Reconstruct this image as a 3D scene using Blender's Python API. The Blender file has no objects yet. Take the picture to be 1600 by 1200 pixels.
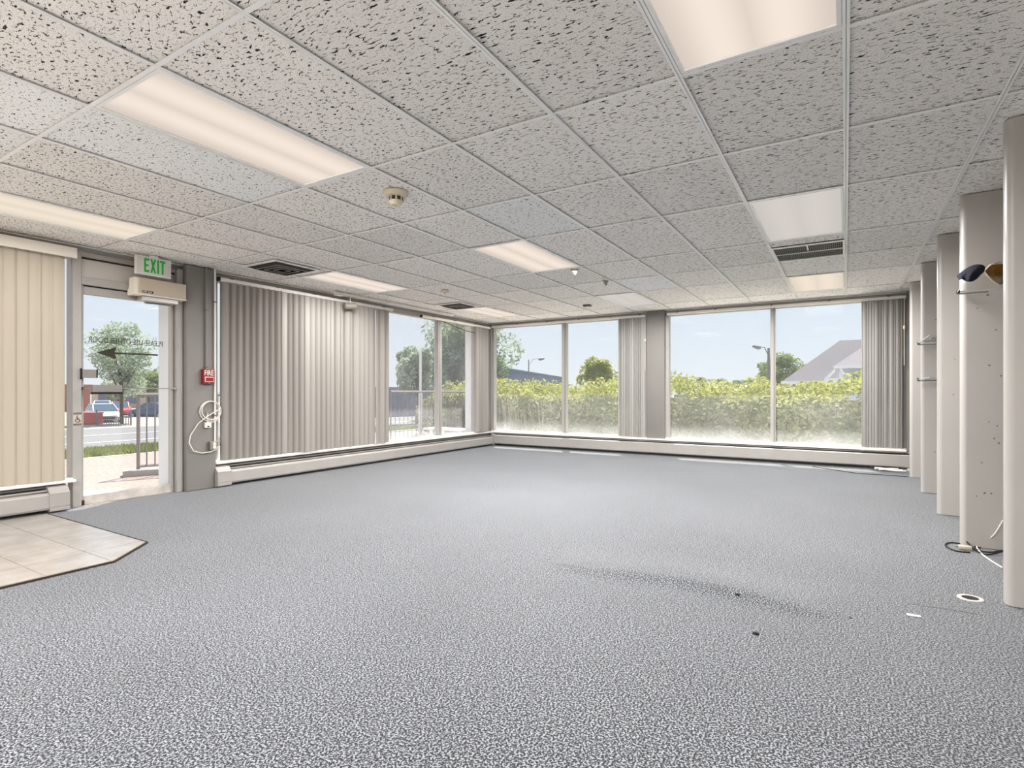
import bpy, bmesh, math, random
from mathutils import Vector, Matrix
import numpy as np
random.seed(7)
RNG = np.random.default_rng(7)
PI = math.pi
scene = bpy.context.scene
COL = scene.collection

# ------------------------------------------------------------------ camera
FPX, YAW, HOR, EYE = 853.6, 0.5482, 611.7, 1.063
ZC = 2.408                                   # ceiling height
cam = bpy.data.cameras.new('camera'); cam.sensor_width = 36; cam.lens = FPX / 1600 * 36
cam.shift_y = (HOR - 600) / 1600; cam.clip_start = 0.05; cam.clip_end = 600
camo = bpy.data.objects.new('camera', cam); COL.objects.link(camo)
camo.location = (0, 0, EYE); camo.rotation_euler = (PI / 2, 0, YAW)
scene.camera = camo
# ------------------------------------------------------------------ view
vs = scene.view_settings
vs.view_transform = 'Standard'; vs.look = 'None'; vs.gamma = 1; vs.use_curve_mapping = False
vs.exposure = 0.22
# ------------------------------------------------------------------ sky
SKY_STRENGTH = 0.84
w = bpy.data.worlds.new('sky'); scene.world = w; w.use_nodes = True
nt = w.node_tree; nt.nodes.clear()
o_ = nt.nodes.new('ShaderNodeOutputWorld'); bg = nt.nodes.new('ShaderNodeBackground')
tc = nt.nodes.new('ShaderNodeTexCoord'); sp = nt.nodes.new('ShaderNodeSeparateXYZ'); cr = nt.nodes.new('ShaderNodeValToRGB')
nt.links.new(tc.outputs['Generated'], sp.inputs[0]); nt.links.new(sp.outputs['Z'], cr.inputs[0])
cr.color_ramp.elements[0].position = 0.0; cr.color_ramp.elements[0].color = (0.88, 0.93, 0.98, 1)
cr.color_ramp.elements[1].position = 0.75; cr.color_ramp.elements[1].color = (0.50, 0.68, 0.98, 1)
e = cr.color_ramp.elements.new(0.16); e.color = (0.74, 0.85, 0.98, 1)
nt.links.new(cr.outputs[0], bg.inputs[0]); bg.inputs[1].default_value = SKY_STRENGTH
nt.links.new(bg.outputs[0], o_.inputs[0])
# ------------------------------------------------------------------ sun
SUN_STRENGTH = 9.8
sl = bpy.data.lights.new('sun', 'SUN'); sl.energy = SUN_STRENGTH; sl.angle = 0.01; sl.color = (1, 0.95, 0.86)
so = bpy.data.objects.new('sun', sl); COL.objects.link(so)
so.location = (-5, 30, 40)
so.rotation_euler = Vector((0.30, -0.56, -1.05)).to_track_quat('-Z', 'Y').to_euler()
# lamps of the ceiling fixtures (used by their builder)
LAMP_W = 59.0
LAMP_SPREAD = math.radians(172)

# ================================================================== helpers
def rgb(r, g, b):
    f = lambda c: ((c / 255 + 0.055) / 1.055) ** 2.4 if c / 255 > 0.04045 else c / 255 / 12.92
    return (f(r), f(g), f(b), 1)

MATS = {}
def mat(name, col, rough=0.6, metal=0.0, spec=0.3, emit=None, estr=1.0, bump=None, vary=None, trans=0.0, sheen=0.0):
    """principled; vary=(scale, amount) gentle colour noise; bump=(scale, strength)"""
    m = bpy.data.materials.new(name); m.use_nodes = True; n = m.node_tree; b = n.nodes['Principled BSDF']
    b.inputs['Base Color'].default_value = col; b.inputs['Roughness'].default_value = rough
    b.inputs['Metallic'].default_value = metal; b.inputs['Specular IOR Level'].default_value = spec
    if sheen: b.inputs['Sheen Weight'].default_value = sheen
    tcn = n.nodes.new('ShaderNodeTexCoord')
    if vary:
        no = n.nodes.new('ShaderNodeTexNoise'); no.inputs['Scale'].default_value = vary[0]; no.inputs['Detail'].default_value = 4
        n.links.new(tcn.outputs['Object'], no.inputs['Vector'])
        r = n.nodes.new('ShaderNodeValToRGB')
        a = vary[1]
        r.color_ramp.elements[0].position = .3; r.color_ramp.elements[1].position = .7
        r.color_ramp.elements[0].color = tuple(c * (1 - a) for c in col[:3]) + (1,)
        r.color_ramp.elements[1].color = tuple(min(1, c * (1 + a)) for c in col[:3]) + (1,)
        n.links.new(no.outputs[0], r.inputs[0]); n.links.new(r.outputs[0], b.inputs['Base Color'])
    if bump:
        no = n.nodes.new('ShaderNodeTexNoise'); no.inputs['Scale'].default_value = bump[0]; no.inputs['Detail'].default_value = 3
        n.links.new(tcn.outputs['Object'], no.inputs['Vector'])
        bp = n.nodes.new('ShaderNodeBump'); bp.inputs['Strength'].default_value = bump[1]; bp.inputs['Distance'].default_value = .01
        n.links.new(no.outputs[0], bp.inputs['Height']); n.links.new(bp.outputs[0], b.inputs['Normal'])
    if emit:
        b.inputs['Emission Color'].default_value = emit; b.inputs['Emission Strength'].default_value = estr
    if trans:
        tr = n.nodes.new('ShaderNodeBsdfTranslucent'); tr.inputs[0].default_value = col
        mx = n.nodes.new('ShaderNodeMixShader'); mx.inputs[0].default_value = trans
        n.links.new(b.outputs[0], mx.inputs[1]); n.links.new(tr.outputs[0], mx.inputs[2])
        n.links.new(mx.outputs[0], n.nodes['Material Output'].inputs[0])
    MATS[name] = m
    return m

class MB:
    """collects polygons in world (or local) coordinates"""
    def __init__(s): s.v = []; s.f = []
    def add(s, vs_, fs):
        k = len(s.v); s.v += [tuple(p) for p in vs_]; s.f += [tuple(i + k for i in q) for q in fs]; return s
    def box(s, x0, x1, y0, y1, z0, z1):
        return s.add([(x0,y0,z0),(x1,y0,z0),(x1,y1,z0),(x0,y1,z0),(x0,y0,z1),(x1,y0,z1),(x1,y1,z1),(x0,y1,z1)],
                     [(0,3,2,1),(4,5,6,7),(0,1,5,4),(1,2,6,5),(2,3,7,6),(3,0,4,7)])
    def bbox(s, x0, x1, y0, y1, z0, z1, c=.004, seg=2):
        bm = bmesh.new(); bmesh.ops.create_cube(bm, size=1)
        for v in bm.verts:
            v.co = Vector((x0 + (v.co.x + .5) * (x1 - x0), y0 + (v.co.y + .5) * (y1 - y0), z0 + (v.co.z + .5) * (z1 - z0)))
        bmesh.ops.bevel(bm, geom=list(bm.edges), offset=c, segments=seg, affect='EDGES', profile=.5)
        return s.bm(bm)
    def bm(s, bm, M=None):
        bm.verts.index_update()
        vs_ = [(M @ v.co if M else v.co.copy()) for v in bm.verts]; fs = [[v.index for v in f.verts] for f in bm.faces]
        bm.free(); return s.add(vs_, fs)
    def prism(s, poly, axis, a, b):
        """extrude a 2-D polygon along axis ('x','y','z') from a to b"""
        n = len(poly)
        if axis == 'x': mk = lambda p, t: (t, p[0], p[1])
        elif axis == 'y': mk = lambda p, t: (p[0], t, p[1])
        else: mk = lambda p, t: (p[0], p[1], t)
        vs_ = [mk(p, a) for p in poly] + [mk(p, b) for p in poly]
        return s.add(vs_, [tuple(range(n - 1, -1, -1)), tuple(range(n, 2 * n))] + [(i, (i + 1) % n, n + (i + 1) % n, n + i) for i in range(n)])
    def tube(s, pts, r, n=8, cap=True):
        pts = [Vector(p) for p in pts]; rs = r if isinstance(r, (list, tuple)) else [r] * len(pts)
        rings = []; up = None
        for i, p in enumerate(pts):
            d = (pts[min(i + 1, len(pts) - 1)] - pts[max(i - 1, 0)])
            if d.length < 1e-9: d = Vector((0, 0, 1))
            d.normalize()
            if up is None: up = Vector((0, 0, 1)) if abs(d.z) < .9 else Vector((1, 0, 0))
            a = d.cross(up); a = a.normalized() if a.length > 1e-6 else d.orthogonal().normalized()
            b = a.cross(d).normalized(); up = b
            rings.append([p + rs[i] * (math.cos(2 * PI * k / n) * a + math.sin(2 * PI * k / n) * b) for k in range(n)])
        vs_ = [q for rg in rings for q in rg]; fs = []
        for i in range(len(pts) - 1):
            for k in range(n):
                fs.append((i * n + k, i * n + (k + 1) % n, (i + 1) * n + (k + 1) % n, (i + 1) * n + k))
        if cap: fs += [tuple(range(n - 1, -1, -1)), tuple((len(pts) - 1) * n + k for k in range(n))]
        return s.add(vs_, fs)
    def lathe(s, prof, c, axis='z', n=20):
        """profile [(radius, height)] around an axis through c"""
        vs_ = []; m = len(prof)
        for k in range(n):
            a = 2 * PI * k / n
            for r, h in prof:
                x, y = r * math.cos(a), r * math.sin(a)
                q = (x, y, h) if axis == 'z' else ((h, x, y) if axis == 'x' else (x, h, y))
                vs_.append((c[0] + q[0], c[1] + q[1], c[2] + q[2]))
        fs = []
        for k in range(n):
            for j in range(m - 1):
                fs.append((k * m + j, ((k + 1) % n) * m + j, ((k + 1) % n) * m + j + 1, k * m + j + 1))
        if prof[0][0] > 1e-6: fs.append(tuple(k * m for k in range(n)))
        if prof[-1][0] > 1e-6: fs.append(tuple(k * m + m - 1 for k in range(n)))
        return s.add(vs_, fs)
    def build(s, name, m, parent=None, smooth=False, local=False):
        b = BASE.get(parent.name, Vector((0, 0, 0))) if (parent is not None and not local) else Vector((0, 0, 0))
        me = bpy.data.meshes.new(name)
        me.from_pydata([(x - b.x, y - b.y, z - b.z) for x, y, z in s.v], [], s.f)
        bm = bmesh.new(); bm.from_mesh(me); bmesh.ops.recalc_face_normals(bm, faces=bm.faces); bm.to_mesh(me); bm.free()
        return mesh_obj(name, me, m, parent, smooth, base=b)

BASE = {}
def mesh_obj(name, me, m, parent=None, smooth=False, base=None):
    o = bpy.data.objects.new(name, me); COL.objects.link(o)
    if m is not None: me.materials.append(MATS[m] if isinstance(m, str) else m)
    if smooth:
        for p in me.polygons: p.use_smooth = True
        try: me.set_sharp_from_angle(angle=math.radians(40))
        except Exception: pass
    if parent is not None: o.parent = parent
    BASE[o.name] = base if base is not None else Vector((0, 0, 0))
    return o
def tag(o, label=None, cat=None, group=None, kind=None):
    if label: o['label'] = label
    if cat: o['category'] = cat
    if group: o['group'] = group
    if kind: o['kind'] = kind
    return o
def thing(name, loc, label, cat, group=None, rz=0, kind=None):
    o = bpy.data.objects.new(name, None); COL.objects.link(o); o.location = loc; o.rotation_euler = (0, 0, rz)
    o.empty_display_size = .1
    BASE[o.name] = Vector(loc)
    return tag(o, label, cat, group, kind)
def struct(name, label, cat, loc=(0, 0, 0)):
    return thing(name, loc, label, cat, kind='structure')
CF = Vector((-math.sin(YAW), math.cos(YAW), 0)); CR = Vector((math.cos(YAW), math.sin(YAW), 0))
def at(px, py, depth):
    """world point at a distance along the viewing axis"""
    return Vector((0, 0, EYE)) + depth * (CF + CR * ((px - 800) / FPX) + Vector((0, 0, 1)) * ((HOR - py) / FPX))
def text_mesh(body, size, align='CENTER'):
    c = bpy.data.curves.new('lettering', 'FONT'); c.body = body; c.size = size; c.align_x = align; c.align_y = 'CENTER'
    c.extrude = .0006
    t = bpy.data.objects.new('lettering', c); COL.objects.link(t)
    me = bpy.data.meshes.new_from_object(t, depsgraph=bpy.context.evaluated_depsgraph_get())
    bpy.data.objects.remove(t); me.name = 'lettering'
    return me

# ================================================================== materials
mat('wall_paint', rgb(136, 132, 127), .55, bump=(60, .05), vary=(3, .04))
mat('fin_paint', rgb(180, 175, 169), .35, spec=.5, vary=(2, .03))
mat('heater', rgb(168, 163, 158), .4, spec=.5, vary=(6, .04))
mat('heater_dark', rgb(40, 38, 36), .7)
mat('white_trim', rgb(238, 234, 228), .4, spec=.4)
mat('grey_frame', rgb(172, 168, 163), .42, metal=.0, spec=.5, vary=(5, .05))
mat('dark_frame', rgb(120, 112, 106), .5)
mat('alu', rgb(205, 203, 200), .35, metal=.6)
mat('black', rgb(28, 27, 26), .6)
mat('beige_plastic', rgb(196, 182, 164), .4, spec=.4)
mat('cream_plastic', rgb(236, 228, 212), .45)
mat('exterior_white', rgb(226, 226, 226), .7, vary=(4, .02))
mat('tee_white', rgb(252, 251, 249), .3, spec=.6)
mat('void', rgb(60, 56, 52), .9)
mat('slat_grey', rgb(178, 172, 165), .5, trans=.22)
mat('slat_cream', rgb(196, 185, 168), .5, trans=.14)
mat('slat_stack', rgb(196, 193, 188), .5, trans=.34)
mat('red_plastic', rgb(138, 22, 28), .35, spec=.5)
mat('white_print', rgb(240, 236, 232), .5)
mat('green_print', rgb(40, 150, 55), .5, emit=rgb(60, 180, 80), estr=.18)
mat('glass_edge', rgb(196, 208, 206), .15, spec=.8)
mat('navy_cloth', rgb(22, 26, 44), .9, bump=(80, .5))
mat('tan_leather', rgb(132, 92, 34), .75, bump=(30, .6), vary=(18, .25))
mat('bounce_ceramic', rgb(232, 226, 216), .3, vary=(3, .05))
mat('louver_lip', rgb(176, 168, 160), .5)
mat('cable_black', rgb(30, 30, 30), .5)
mat('cable_white', rgb(228, 222, 212), .5)
mat('steel', rgb(170, 166, 160), .35, metal=.8)
mat('brown_dark', rgb(52, 42, 34), .7)
mat('arrow_vinyl', rgb(62, 56, 44), .7)
mat('rail_metal', rgb(130, 124, 122), .5)
mat('smoke_dark', rgb(66, 60, 50), .6)
mat('detector', rgb(226, 214, 190), .45)
mat('bark', rgb(96, 82, 70), .9, bump=(20, .6))
mat('roof_shingle', rgb(122, 117, 120), .9, vary=(14, .12), bump=(30, .5))
mat('house_wall', rgb(196, 186, 166), .8)
mat('house_trim', rgb(240, 240, 240), .6)
mat('house_glass', rgb(100, 116, 134), .2, spec=.8)
mat('slate_build', rgb(112, 122, 140), .8, vary=(3, .1))
mat('dark_build', rgb(134, 134, 144), .8, vary=(2, .15))
mat('brick', rgb(170, 112, 94), .85, vary=(8, .15))
mat('cream_build', rgb(204, 188, 164), .85)
mat('concrete', rgb(166, 161, 156), .9, vary=(4, .06), bump=(120, .3))
mat('slab', rgb(146, 130, 122), .9, vary=(26, .35))
mat('asphalt', rgb(112, 112, 112), .9, vary=(6, .06))
mat('lot', rgb(152, 145, 137), .9, vary=(.5, .05))
mat('grass', rgb(128, 136, 64), .9, vary=(12, .25), trans=.3)
mat('soil', rgb(140, 124, 104), .95, vary=(6, .2))
mat('car_white', rgb(206, 208, 212), .25, spec=.6)
mat('car_red', rgb(186, 70, 66), .3, spec=.6)
mat('car_blue', rgb(70, 84, 116), .3, spec=.6)
mat('car_silver', rgb(196, 208, 222), .3, spec=.6)
mat('car_glass', rgb(70, 86, 100), .12, spec=.9)
mat('tyre', rgb(46, 46, 48), .8)
mat('road_paint', rgb(206, 204, 200), .8)
mat('leaf_top', rgb(170, 172, 100), .6, trans=.5, vary=(3, .2))
mat('leaf_hedge', rgb(150, 156, 112), .5, trans=.42, vary=(4, .35))
mat('leaf_tree', rgb(168, 180, 154), .6, trans=.42, vary=(1.2, .3))
mat('leaf_pale', rgb(146, 158, 112), .6, trans=.42, vary=(1.2, .3))
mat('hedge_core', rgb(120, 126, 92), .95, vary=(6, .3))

def glass_mat(name, haze, haze_bottom, z0, zh):
    """clear pane with a film of dust, thicker along the bottom edge, and a painted haze veil"""
    m = bpy.data.materials.new(name); m.use_nodes = True; n = m.node_tree; n.nodes.clear()
    out = n.nodes.new('ShaderNodeOutputMaterial')
    tr = n.nodes.new('ShaderNodeBsdfTransparent'); tr.inputs[0].default_value = (.99, .995, .995, 1)
    gl = n.nodes.new('ShaderNodeBsdfGlossy'); gl.inputs['Roughness'].default_value = .02
    lw = n.nodes.new('ShaderNodeLayerWeight'); lw.inputs[0].default_value = .5
    pw = n.nodes.new('ShaderNodeMath'); pw.operation = 'POWER'; pw.inputs[1].default_value = 5; n.links.new(lw.outputs['Facing'], pw.inputs[0])
    fr = n.nodes.new('ShaderNodeMath'); fr.operation = 'MULTIPLY_ADD'; fr.inputs[1].default_value = .25; fr.inputs[2].default_value = .0015; n.links.new(pw.outputs[0], fr.inputs[0])
    m1 = n.nodes.new('ShaderNodeMixShader'); n.links.new(fr.outputs[0], m1.inputs[0]); n.links.new(tr.outputs[0], m1.inputs[1]); n.links.new(gl.outputs[0], m1.inputs[2])
    df = n.nodes.new('ShaderNodeBsdfTranslucent'); df.inputs[0].default_value = (.95, .95, .95, 1)
    geo = n.nodes.new('ShaderNodeNewGeometry'); sep = n.nodes.new('ShaderNodeSeparateXYZ'); n.links.new(geo.outputs['Position'], sep.inputs[0])
    no = n.nodes.new('ShaderNodeTexNoise'); no.inputs['Scale'].default_value = 2.2; no.inputs['Detail'].default_value = 5
    n.links.new(geo.outputs['Position'], no.inputs['Vector'])
    mr = n.nodes.new('ShaderNodeMapRange'); mr.inputs['From Min'].default_value = z0; mr.inputs['From Max'].default_value = z0 + zh
    mr.inputs['To Min'].default_value = haze_bottom; mr.inputs['To Max'].default_value = 0; mr.interpolation_type = 'SMOOTHERSTEP'
    ad = n.nodes.new('ShaderNodeMath'); ad.operation = 'ADD'; ad.inputs[1].default_value = haze
    n.links.new(sep.outputs['Z'], mr.inputs['Value']); n.links.new(mr.outputs[0], ad.inputs[0])
    mu = n.nodes.new('ShaderNodeMath'); mu.operation = 'MULTIPLY'
    nr = n.nodes.new('ShaderNodeMapRange'); nr.inputs['From Min'].default_value = .3; nr.inputs['From Max'].default_value = .7; nr.inputs['To Min'].default_value = .75; nr.inputs['To Max'].default_value = 1.25
    n.links.new(no.outputs[0], nr.inputs[0]); n.links.new(ad.outputs[0], mu.inputs[0]); n.links.new(nr.outputs[0], mu.inputs[1])
    m2 = n.nodes.new('ShaderNodeMixShader'); n.links.new(mu.outputs[0], m2.inputs[0]); n.links.new(m1.outputs[0], m2.inputs[1]); n.links.new(df.outputs[0], m2.inputs[2])
    n.links.new(m2.outputs[0], out.inputs[0]); MATS[name] = m
glass_mat('pane_glass', .05, .10, .28, .30)
glass_mat('side_glass', .11, .06, .28, .20)  # extra veil paints the washed-out outdoor haze into the glass
glass_mat('door_glass', .045, .0, .28, .30)
glass_mat('shelf_glass', .004, .0, .28, .30)

def carpet_mat():
    m = bpy.data.materials.new('carpet'); m.use_nodes = True; n = m.node_tree; b = n.nodes['Principled BSDF']; L = n.links.new
    tcn = n.nodes.new('ShaderNodeTexCoord')
    n1 = n.nodes.new('ShaderNodeTexNoise'); n1.noise_dimensions = '2D'; n1.inputs['Scale'].default_value = 140; n1.inputs['Detail'].default_value = 2.0; n1.inputs['Roughness'].default_value = .6
    n2 = n.nodes.new('ShaderNodeTexNoise'); n2.inputs['Scale'].default_value = 1.1; n2.inputs['Detail'].default_value = 6
    n3 = n.nodes.new('ShaderNodeTexNoise'); n3.inputs['Scale'].default_value = 34; n3.inputs['Detail'].default_value = 2
    for q in (n1, n2, n3): L(tcn.outputs['Object'], q.inputs['Vector'])
    r1 = n.nodes.new('ShaderNodeValToRGB'); r1.color_ramp.interpolation = 'LINEAR'
    r1.color_ramp.elements[0].position = .41; r1.color_ramp.elements[0].color = rgb(14, 13, 13)
    r1.color_ramp.elements[1].position = .59; r1.color_ramp.elements[1].color = rgb(146, 149, 155)
    e = r1.color_ramp.elements.new(.5); e.color = rgb(56, 57, 60)
    L(n1.outputs[0], r1.inputs[0])
    r2 = n.nodes.new('ShaderNodeMapRange'); r2.inputs['From Min'].default_value = .3; r2.inputs['From Max'].default_value = .7; r2.inputs['To Min'].default_value = .90; r2.inputs['To Max'].default_value = 1.08
    L(n2.outputs[0], r2.inputs[0])
    r3 = n.nodes.new('ShaderNodeMapRange'); r3.inputs['From Min'].default_value = .3; r3.inputs['From Max'].default_value = .7; r3.inputs['To Min'].default_value = .86; r3.inputs['To Max'].default_value = 1.12
    L(n3.outputs[0], r3.inputs[0])
    mu = n.nodes.new('ShaderNodeMath'); mu.operation = 'MULTIPLY'; L(r2.outputs[0], mu.inputs[0]); L(r3.outputs[0], mu.inputs[1])
    mx = n.nodes.new('ShaderNodeMix'); mx.data_type = 'RGBA'; mx.blend_type = 'MULTIPLY'; mx.inputs['Factor'].default_value = 1
    L(r1.outputs[0], mx.inputs['A']); L(mu.outputs[0], mx.inputs['B']); L(mx.outputs['Result'], b.inputs['Base Color'])
    b.inputs['Roughness'].default_value = .75; b.inputs['Specular IOR Level'].default_value = .25
    b.inputs['Sheen Weight'].default_value = .5; b.inputs['Sheen Roughness'].default_value = .35
    bp = n.nodes.new('ShaderNodeBump'); bp.inputs['Strength'].default_value = .35; bp.inputs['Distance'].default_value = .006
    L(n1.outputs[0], bp.inputs['Height']); L(bp.outputs[0], b.inputs['Normal']); MATS['carpet'] = m
carpet_mat()

def tile_mat(name, base, sx, sy, lo, hi):
    """mineral fibre board with dark fissures and pin holes"""
    m = bpy.data.materials.new(name); m.use_nodes = True; n = m.node_tree; b = n.nodes['Principled BSDF']; L = n.links.new
    tcn = n.nodes.new('ShaderNodeTexCoord'); oi = n.nodes.new('ShaderNodeObjectInfo')
    ad = n.nodes.new('ShaderNodeVectorMath'); ad.operation = 'MULTIPLY_ADD'; ad.inputs[1].default_value = (1, 1, 1)
    cx = n.nodes.new('ShaderNodeCombineXYZ'); sc = n.nodes.new('ShaderNodeMath'); sc.operation = 'MULTIPLY'; sc.inputs[1].default_value = 37
    L(oi.outputs['Random'], sc.inputs[0]); L(sc.outputs[0], cx.inputs[0]); L(sc.outputs[0], cx.inputs[1])
    L(tcn.outputs['Object'], ad.inputs[0]); L(cx.outputs[0], ad.inputs[2])
    mp = n.nodes.new('ShaderNodeMapping'); mp.inputs['Scale'].default_value = (sx, sy, 1); L(ad.outputs[0], mp.inputs['Vector'])
    n1 = n.nodes.new('ShaderNodeTexNoise'); n1.noise_dimensions = '2D'; n1.inputs['Scale'].default_value = 1; n1.inputs['Detail'].default_value = 2.2; n1.inputs['Roughness'].default_value = .55; n1.inputs['Distortion'].default_value = .6
    L(mp.outputs[0], n1.inputs['Vector'])
    r1 = n.nodes.new('ShaderNodeValToRGB'); r1.color_ramp.elements[0].position = lo; r1.color_ramp.elements[0].color = (.035, .03, .027, 1)
    r1.color_ramp.elements[1].position = hi; r1.color_ramp.elements[1].color = base
    L(n1.outputs[0], r1.inputs[0])
    n2 = n.nodes.new('ShaderNodeTexNoise'); n2.inputs['Scale'].default_value = 190; n2.inputs['Detail'].default_value = 1; L(ad.outputs[0], n2.inputs['Vector'])
    r2 = n.nodes.new('ShaderNodeValToRGB'); r2.color_ramp.elements[0].position = .30; r2.color_ramp.elements[0].color = (.50, .48, .46, 1)
    r2.color_ramp.elements[1].position = .40; r2.color_ramp.elements[1].color = (1, 1, 1, 1); L(n2.outputs[0], r2.inputs[0])
    mx = n.nodes.new('ShaderNodeMix'); mx.data_type = 'RGBA'; mx.blend_type = 'MULTIPLY'; mx.inputs['Factor'].default_value = 1
    L(r1.outputs[0], mx.inputs['A']); L(r2.outputs[0], mx.inputs['B'])
    mr = n.nodes.new('ShaderNodeMapRange'); mr.inputs['To Min'].default_value = .93; mr.inputs['To Max'].default_value = 1.04; L(oi.outputs['Random'], mr.inputs[0])
    m3 = n.nodes.new('ShaderNodeMix'); m3.data_type = 'RGBA'; m3.blend_type = 'MULTIPLY'; m3.inputs['Factor'].default_value = 1
    L(mx.outputs['Result'], m3.inputs['A']); L(mr.outputs[0], m3.inputs['B']); L(m3.outputs['Result'], b.inputs['Base Color'])
    b.inputs['Roughness'].default_value = .95; b.inputs['Specular IOR Level'].default_value = .05
    bp = n.nodes.new('ShaderNodeBump'); bp.inputs['Strength'].default_value = .5; bp.inputs['Distance'].default_value = .004
    L(n1.outputs[0], bp.inputs['Height']); L(bp.outputs[0], b.inputs['Normal']); MATS[name] = m
tile_mat('board_warm', rgb(251, 247, 242), 30, 104, .345, .375)
tile_mat('board_left', rgb(251, 247, 242), 44, 84, .345, .378)
tile_mat('board_new', rgb(253, 253, 252), 46, 76, .325, .36)

def floor_tile_mat():
    m = bpy.data.materials.new('ceramic'); m.use_nodes = True; n = m.node_tree; b = n.nodes['Principled BSDF']; L = n.links.new
    tcn = n.nodes.new('ShaderNodeTexCoord'); no = n.nodes.new('ShaderNodeTexNoise'); no.inputs['Scale'].default_value = 5; no.inputs['Detail'].default_value = 6
    L(tcn.outputs['Object'], no.inputs['Vector']); r = n.nodes.new('ShaderNodeValToRGB')
    r.color_ramp.elements[0].position = .3; r.color_ramp.elements[0].color = rgb(152, 145, 138)
    r.color_ramp.elements[1].position = .7; r.color_ramp.elements[1].color = rgb(172, 166, 160)
    L(no.outputs[0], r.inputs[0]); L(r.outputs[0], b.inputs['Base Color'])
    b.inputs['Roughness'].default_value = .22; b.inputs['Specular IOR Level'].default_value = .5; MATS['ceramic'] = m
floor_tile_mat()

def lens_mat(name, col, lo, hi):
    """prismatic lens: brighter along the two tubes behind it"""
    m = bpy.data.materials.new(name); m.use_nodes = True; n = m.node_tree; n.nodes.clear(); L = n.links.new
    out = n.nodes.new('ShaderNodeOutputMaterial'); em = n.nodes.new('ShaderNodeEmission'); em.inputs[0].default_value = col
    tcn = n.nodes.new('ShaderNodeTexCoord'); s = n.nodes.new('ShaderNodeSeparateXYZ'); L(tcn.outputs['Object'], s.inputs[0])
    a = n.nodes.new('ShaderNodeMath'); a.operation = 'ABSOLUTE'; L(s.outputs['X'], a.inputs[0])
    d = n.nodes.new('ShaderNodeMath'); d.operation = 'SUBTRACT'; d.inputs[1].default_value = .11; L(a.outputs[0], d.inputs[0])
    a2 = n.nodes.new('ShaderNodeMath'); a2.operation = 'ABSOLUTE'; L(d.outputs[0], a2.inputs[0])
    mr = n.nodes.new('ShaderNodeMapRange'); mr.interpolation_type = 'SMOOTHSTEP'; mr.inputs['From Min'].default_value = 0; mr.inputs['From Max'].default_value = .19
    mr.inputs['To Min'].default_value = hi; mr.inputs['To Max'].default_value = lo; L(a2.outputs[0], mr.inputs[0]); L(mr.outputs[0], em.inputs[1]); L(em.outputs[0], out.inputs[0])
    MATS[name] = m
lens_mat('lens_on', (1.0, .87, .76, 1), .58, .79)
lens_mat('lens_dim', (1.0, .93, .88, 1), .52, .57)
lens_mat('lens_warm', (1.0, .87, .72, 1), .65, .77)

# ================================================================== room shell
XL, XR, YB, YR = -6.05, 1.62, 9.10, -5.0
# --- floor: carpet with a wrinkle
ridge = [(-1.547, 3.003), (-1.197, 3.048), (-0.836, 3.102), (-0.496, 3.091), (-0.248, 3.038), (-0.029, 3.0)]
def ridge_h(x, y):
    best = 9; tt = 0
    for i in range(len(ridge) - 1):
        ax, ay = ridge[i]; bx, by = ridge[i + 1]
        dx, dy = bx - ax, by - ay; t = max(0, min(1, ((x - ax) * dx + (y - ay) * dy) / (dx * dx + dy * dy)))
        d = math.hypot(x - ax - t * dx, y - ay - t * dy)
        if d < best: best = d; tt = (i + t) / (len(ridge) - 1); s = 1 if (y > ay + t * dy) else -1
    if best > .8: return 0
    amp = .026 * math.sin(PI * min(1, max(0, tt))) ** .6 if 0 < tt < 1 else 0
    sig = .30 if s > 0 else .09
    return amp * math.exp(-(best / sig) ** 2)
def make_floor():
    xs = np.concatenate([np.arange(XL, -2.4, .4), np.arange(-2.4, .5, .03), np.arange(.5, XR + .01, .4)]); xs[-1] = XR
    ys = np.concatenate([np.arange(YR, 2.5, .5), np.arange(2.5, 4.1, .025), np.arange(4.1, YB, .5), [YB]])
    vs_ = [(x, y, ridge_h(x, y)) for y in ys for x in xs]; nx = len(xs)
    fs = [(j * nx + i, j * nx + i + 1, (j + 1) * nx + i + 1, (j + 1) * nx + i) for j in range(len(ys) - 1) for i in range(nx - 1)]
    me = bpy.data.meshes.new('floor'); me.from_pydata(vs_, [], fs)
    return mesh_obj('floor', me, 'carpet', smooth=True)
floor = tag(make_floor(), 'grey speckled carpet floor with a wrinkle across it', 'floor', kind='structure')
MB().box(XL - .25, XR + .1, YR - .1, YB + .25, -.12, -.03).build('subfloor', 'concrete', floor)
# entry tiles with a chamfered corner
def clip_poly(p, a, b, c):
    out = []
    for i in range(len(p)):
        P, Q = p[i], p[(i + 1) % len(p)]; d0 = a * P[0] + b * P[1] - c; d1 = a * Q[0] + b * Q[1] - c
        if d0 <= 0: out.append(P)
        if d0 * d1 < 0: t = d0 / (d0 - d1); out.append((P[0] + t * (Q[0] - P[0]), P[1] + t * (Q[1] - P[1])))
    return out
TS = .328
MB().prism([(-5.86, -.4), (-3.885, -.4), (-3.885, 1.605), (-4.18, 1.925), (-5.86, 1.925)], 'z', .001, .009).build('grout_bed', mat('grout', rgb(176, 160, 140), .9), floor)
for i in range(6):
    for j in range(7):
        x1 = -3.89 - i * TS; y1 = 1.925 - j * TS
        p = [(x1 - TS + .003, y1 - TS + .003), (x1 - .003, y1 - TS + .003), (x1 - .003, y1 - .003), (x1 - TS + .003, y1 - .003)]
        p = clip_poly(p, .32, .295, .32 * -3.89 + .295 * 1.60)
        if len(p) < 3: continue
        MB().prism(p, 'z', .002, .0125).build('tile', 'ceramic', floor)
MB().box(-3.87, XR - .02, YR + .02, -.9, .001, .012).build('bounce_tiles', 'bounce_ceramic', floor)  # unseen pale floor, added to bounce daylight up to the ceiling
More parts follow.
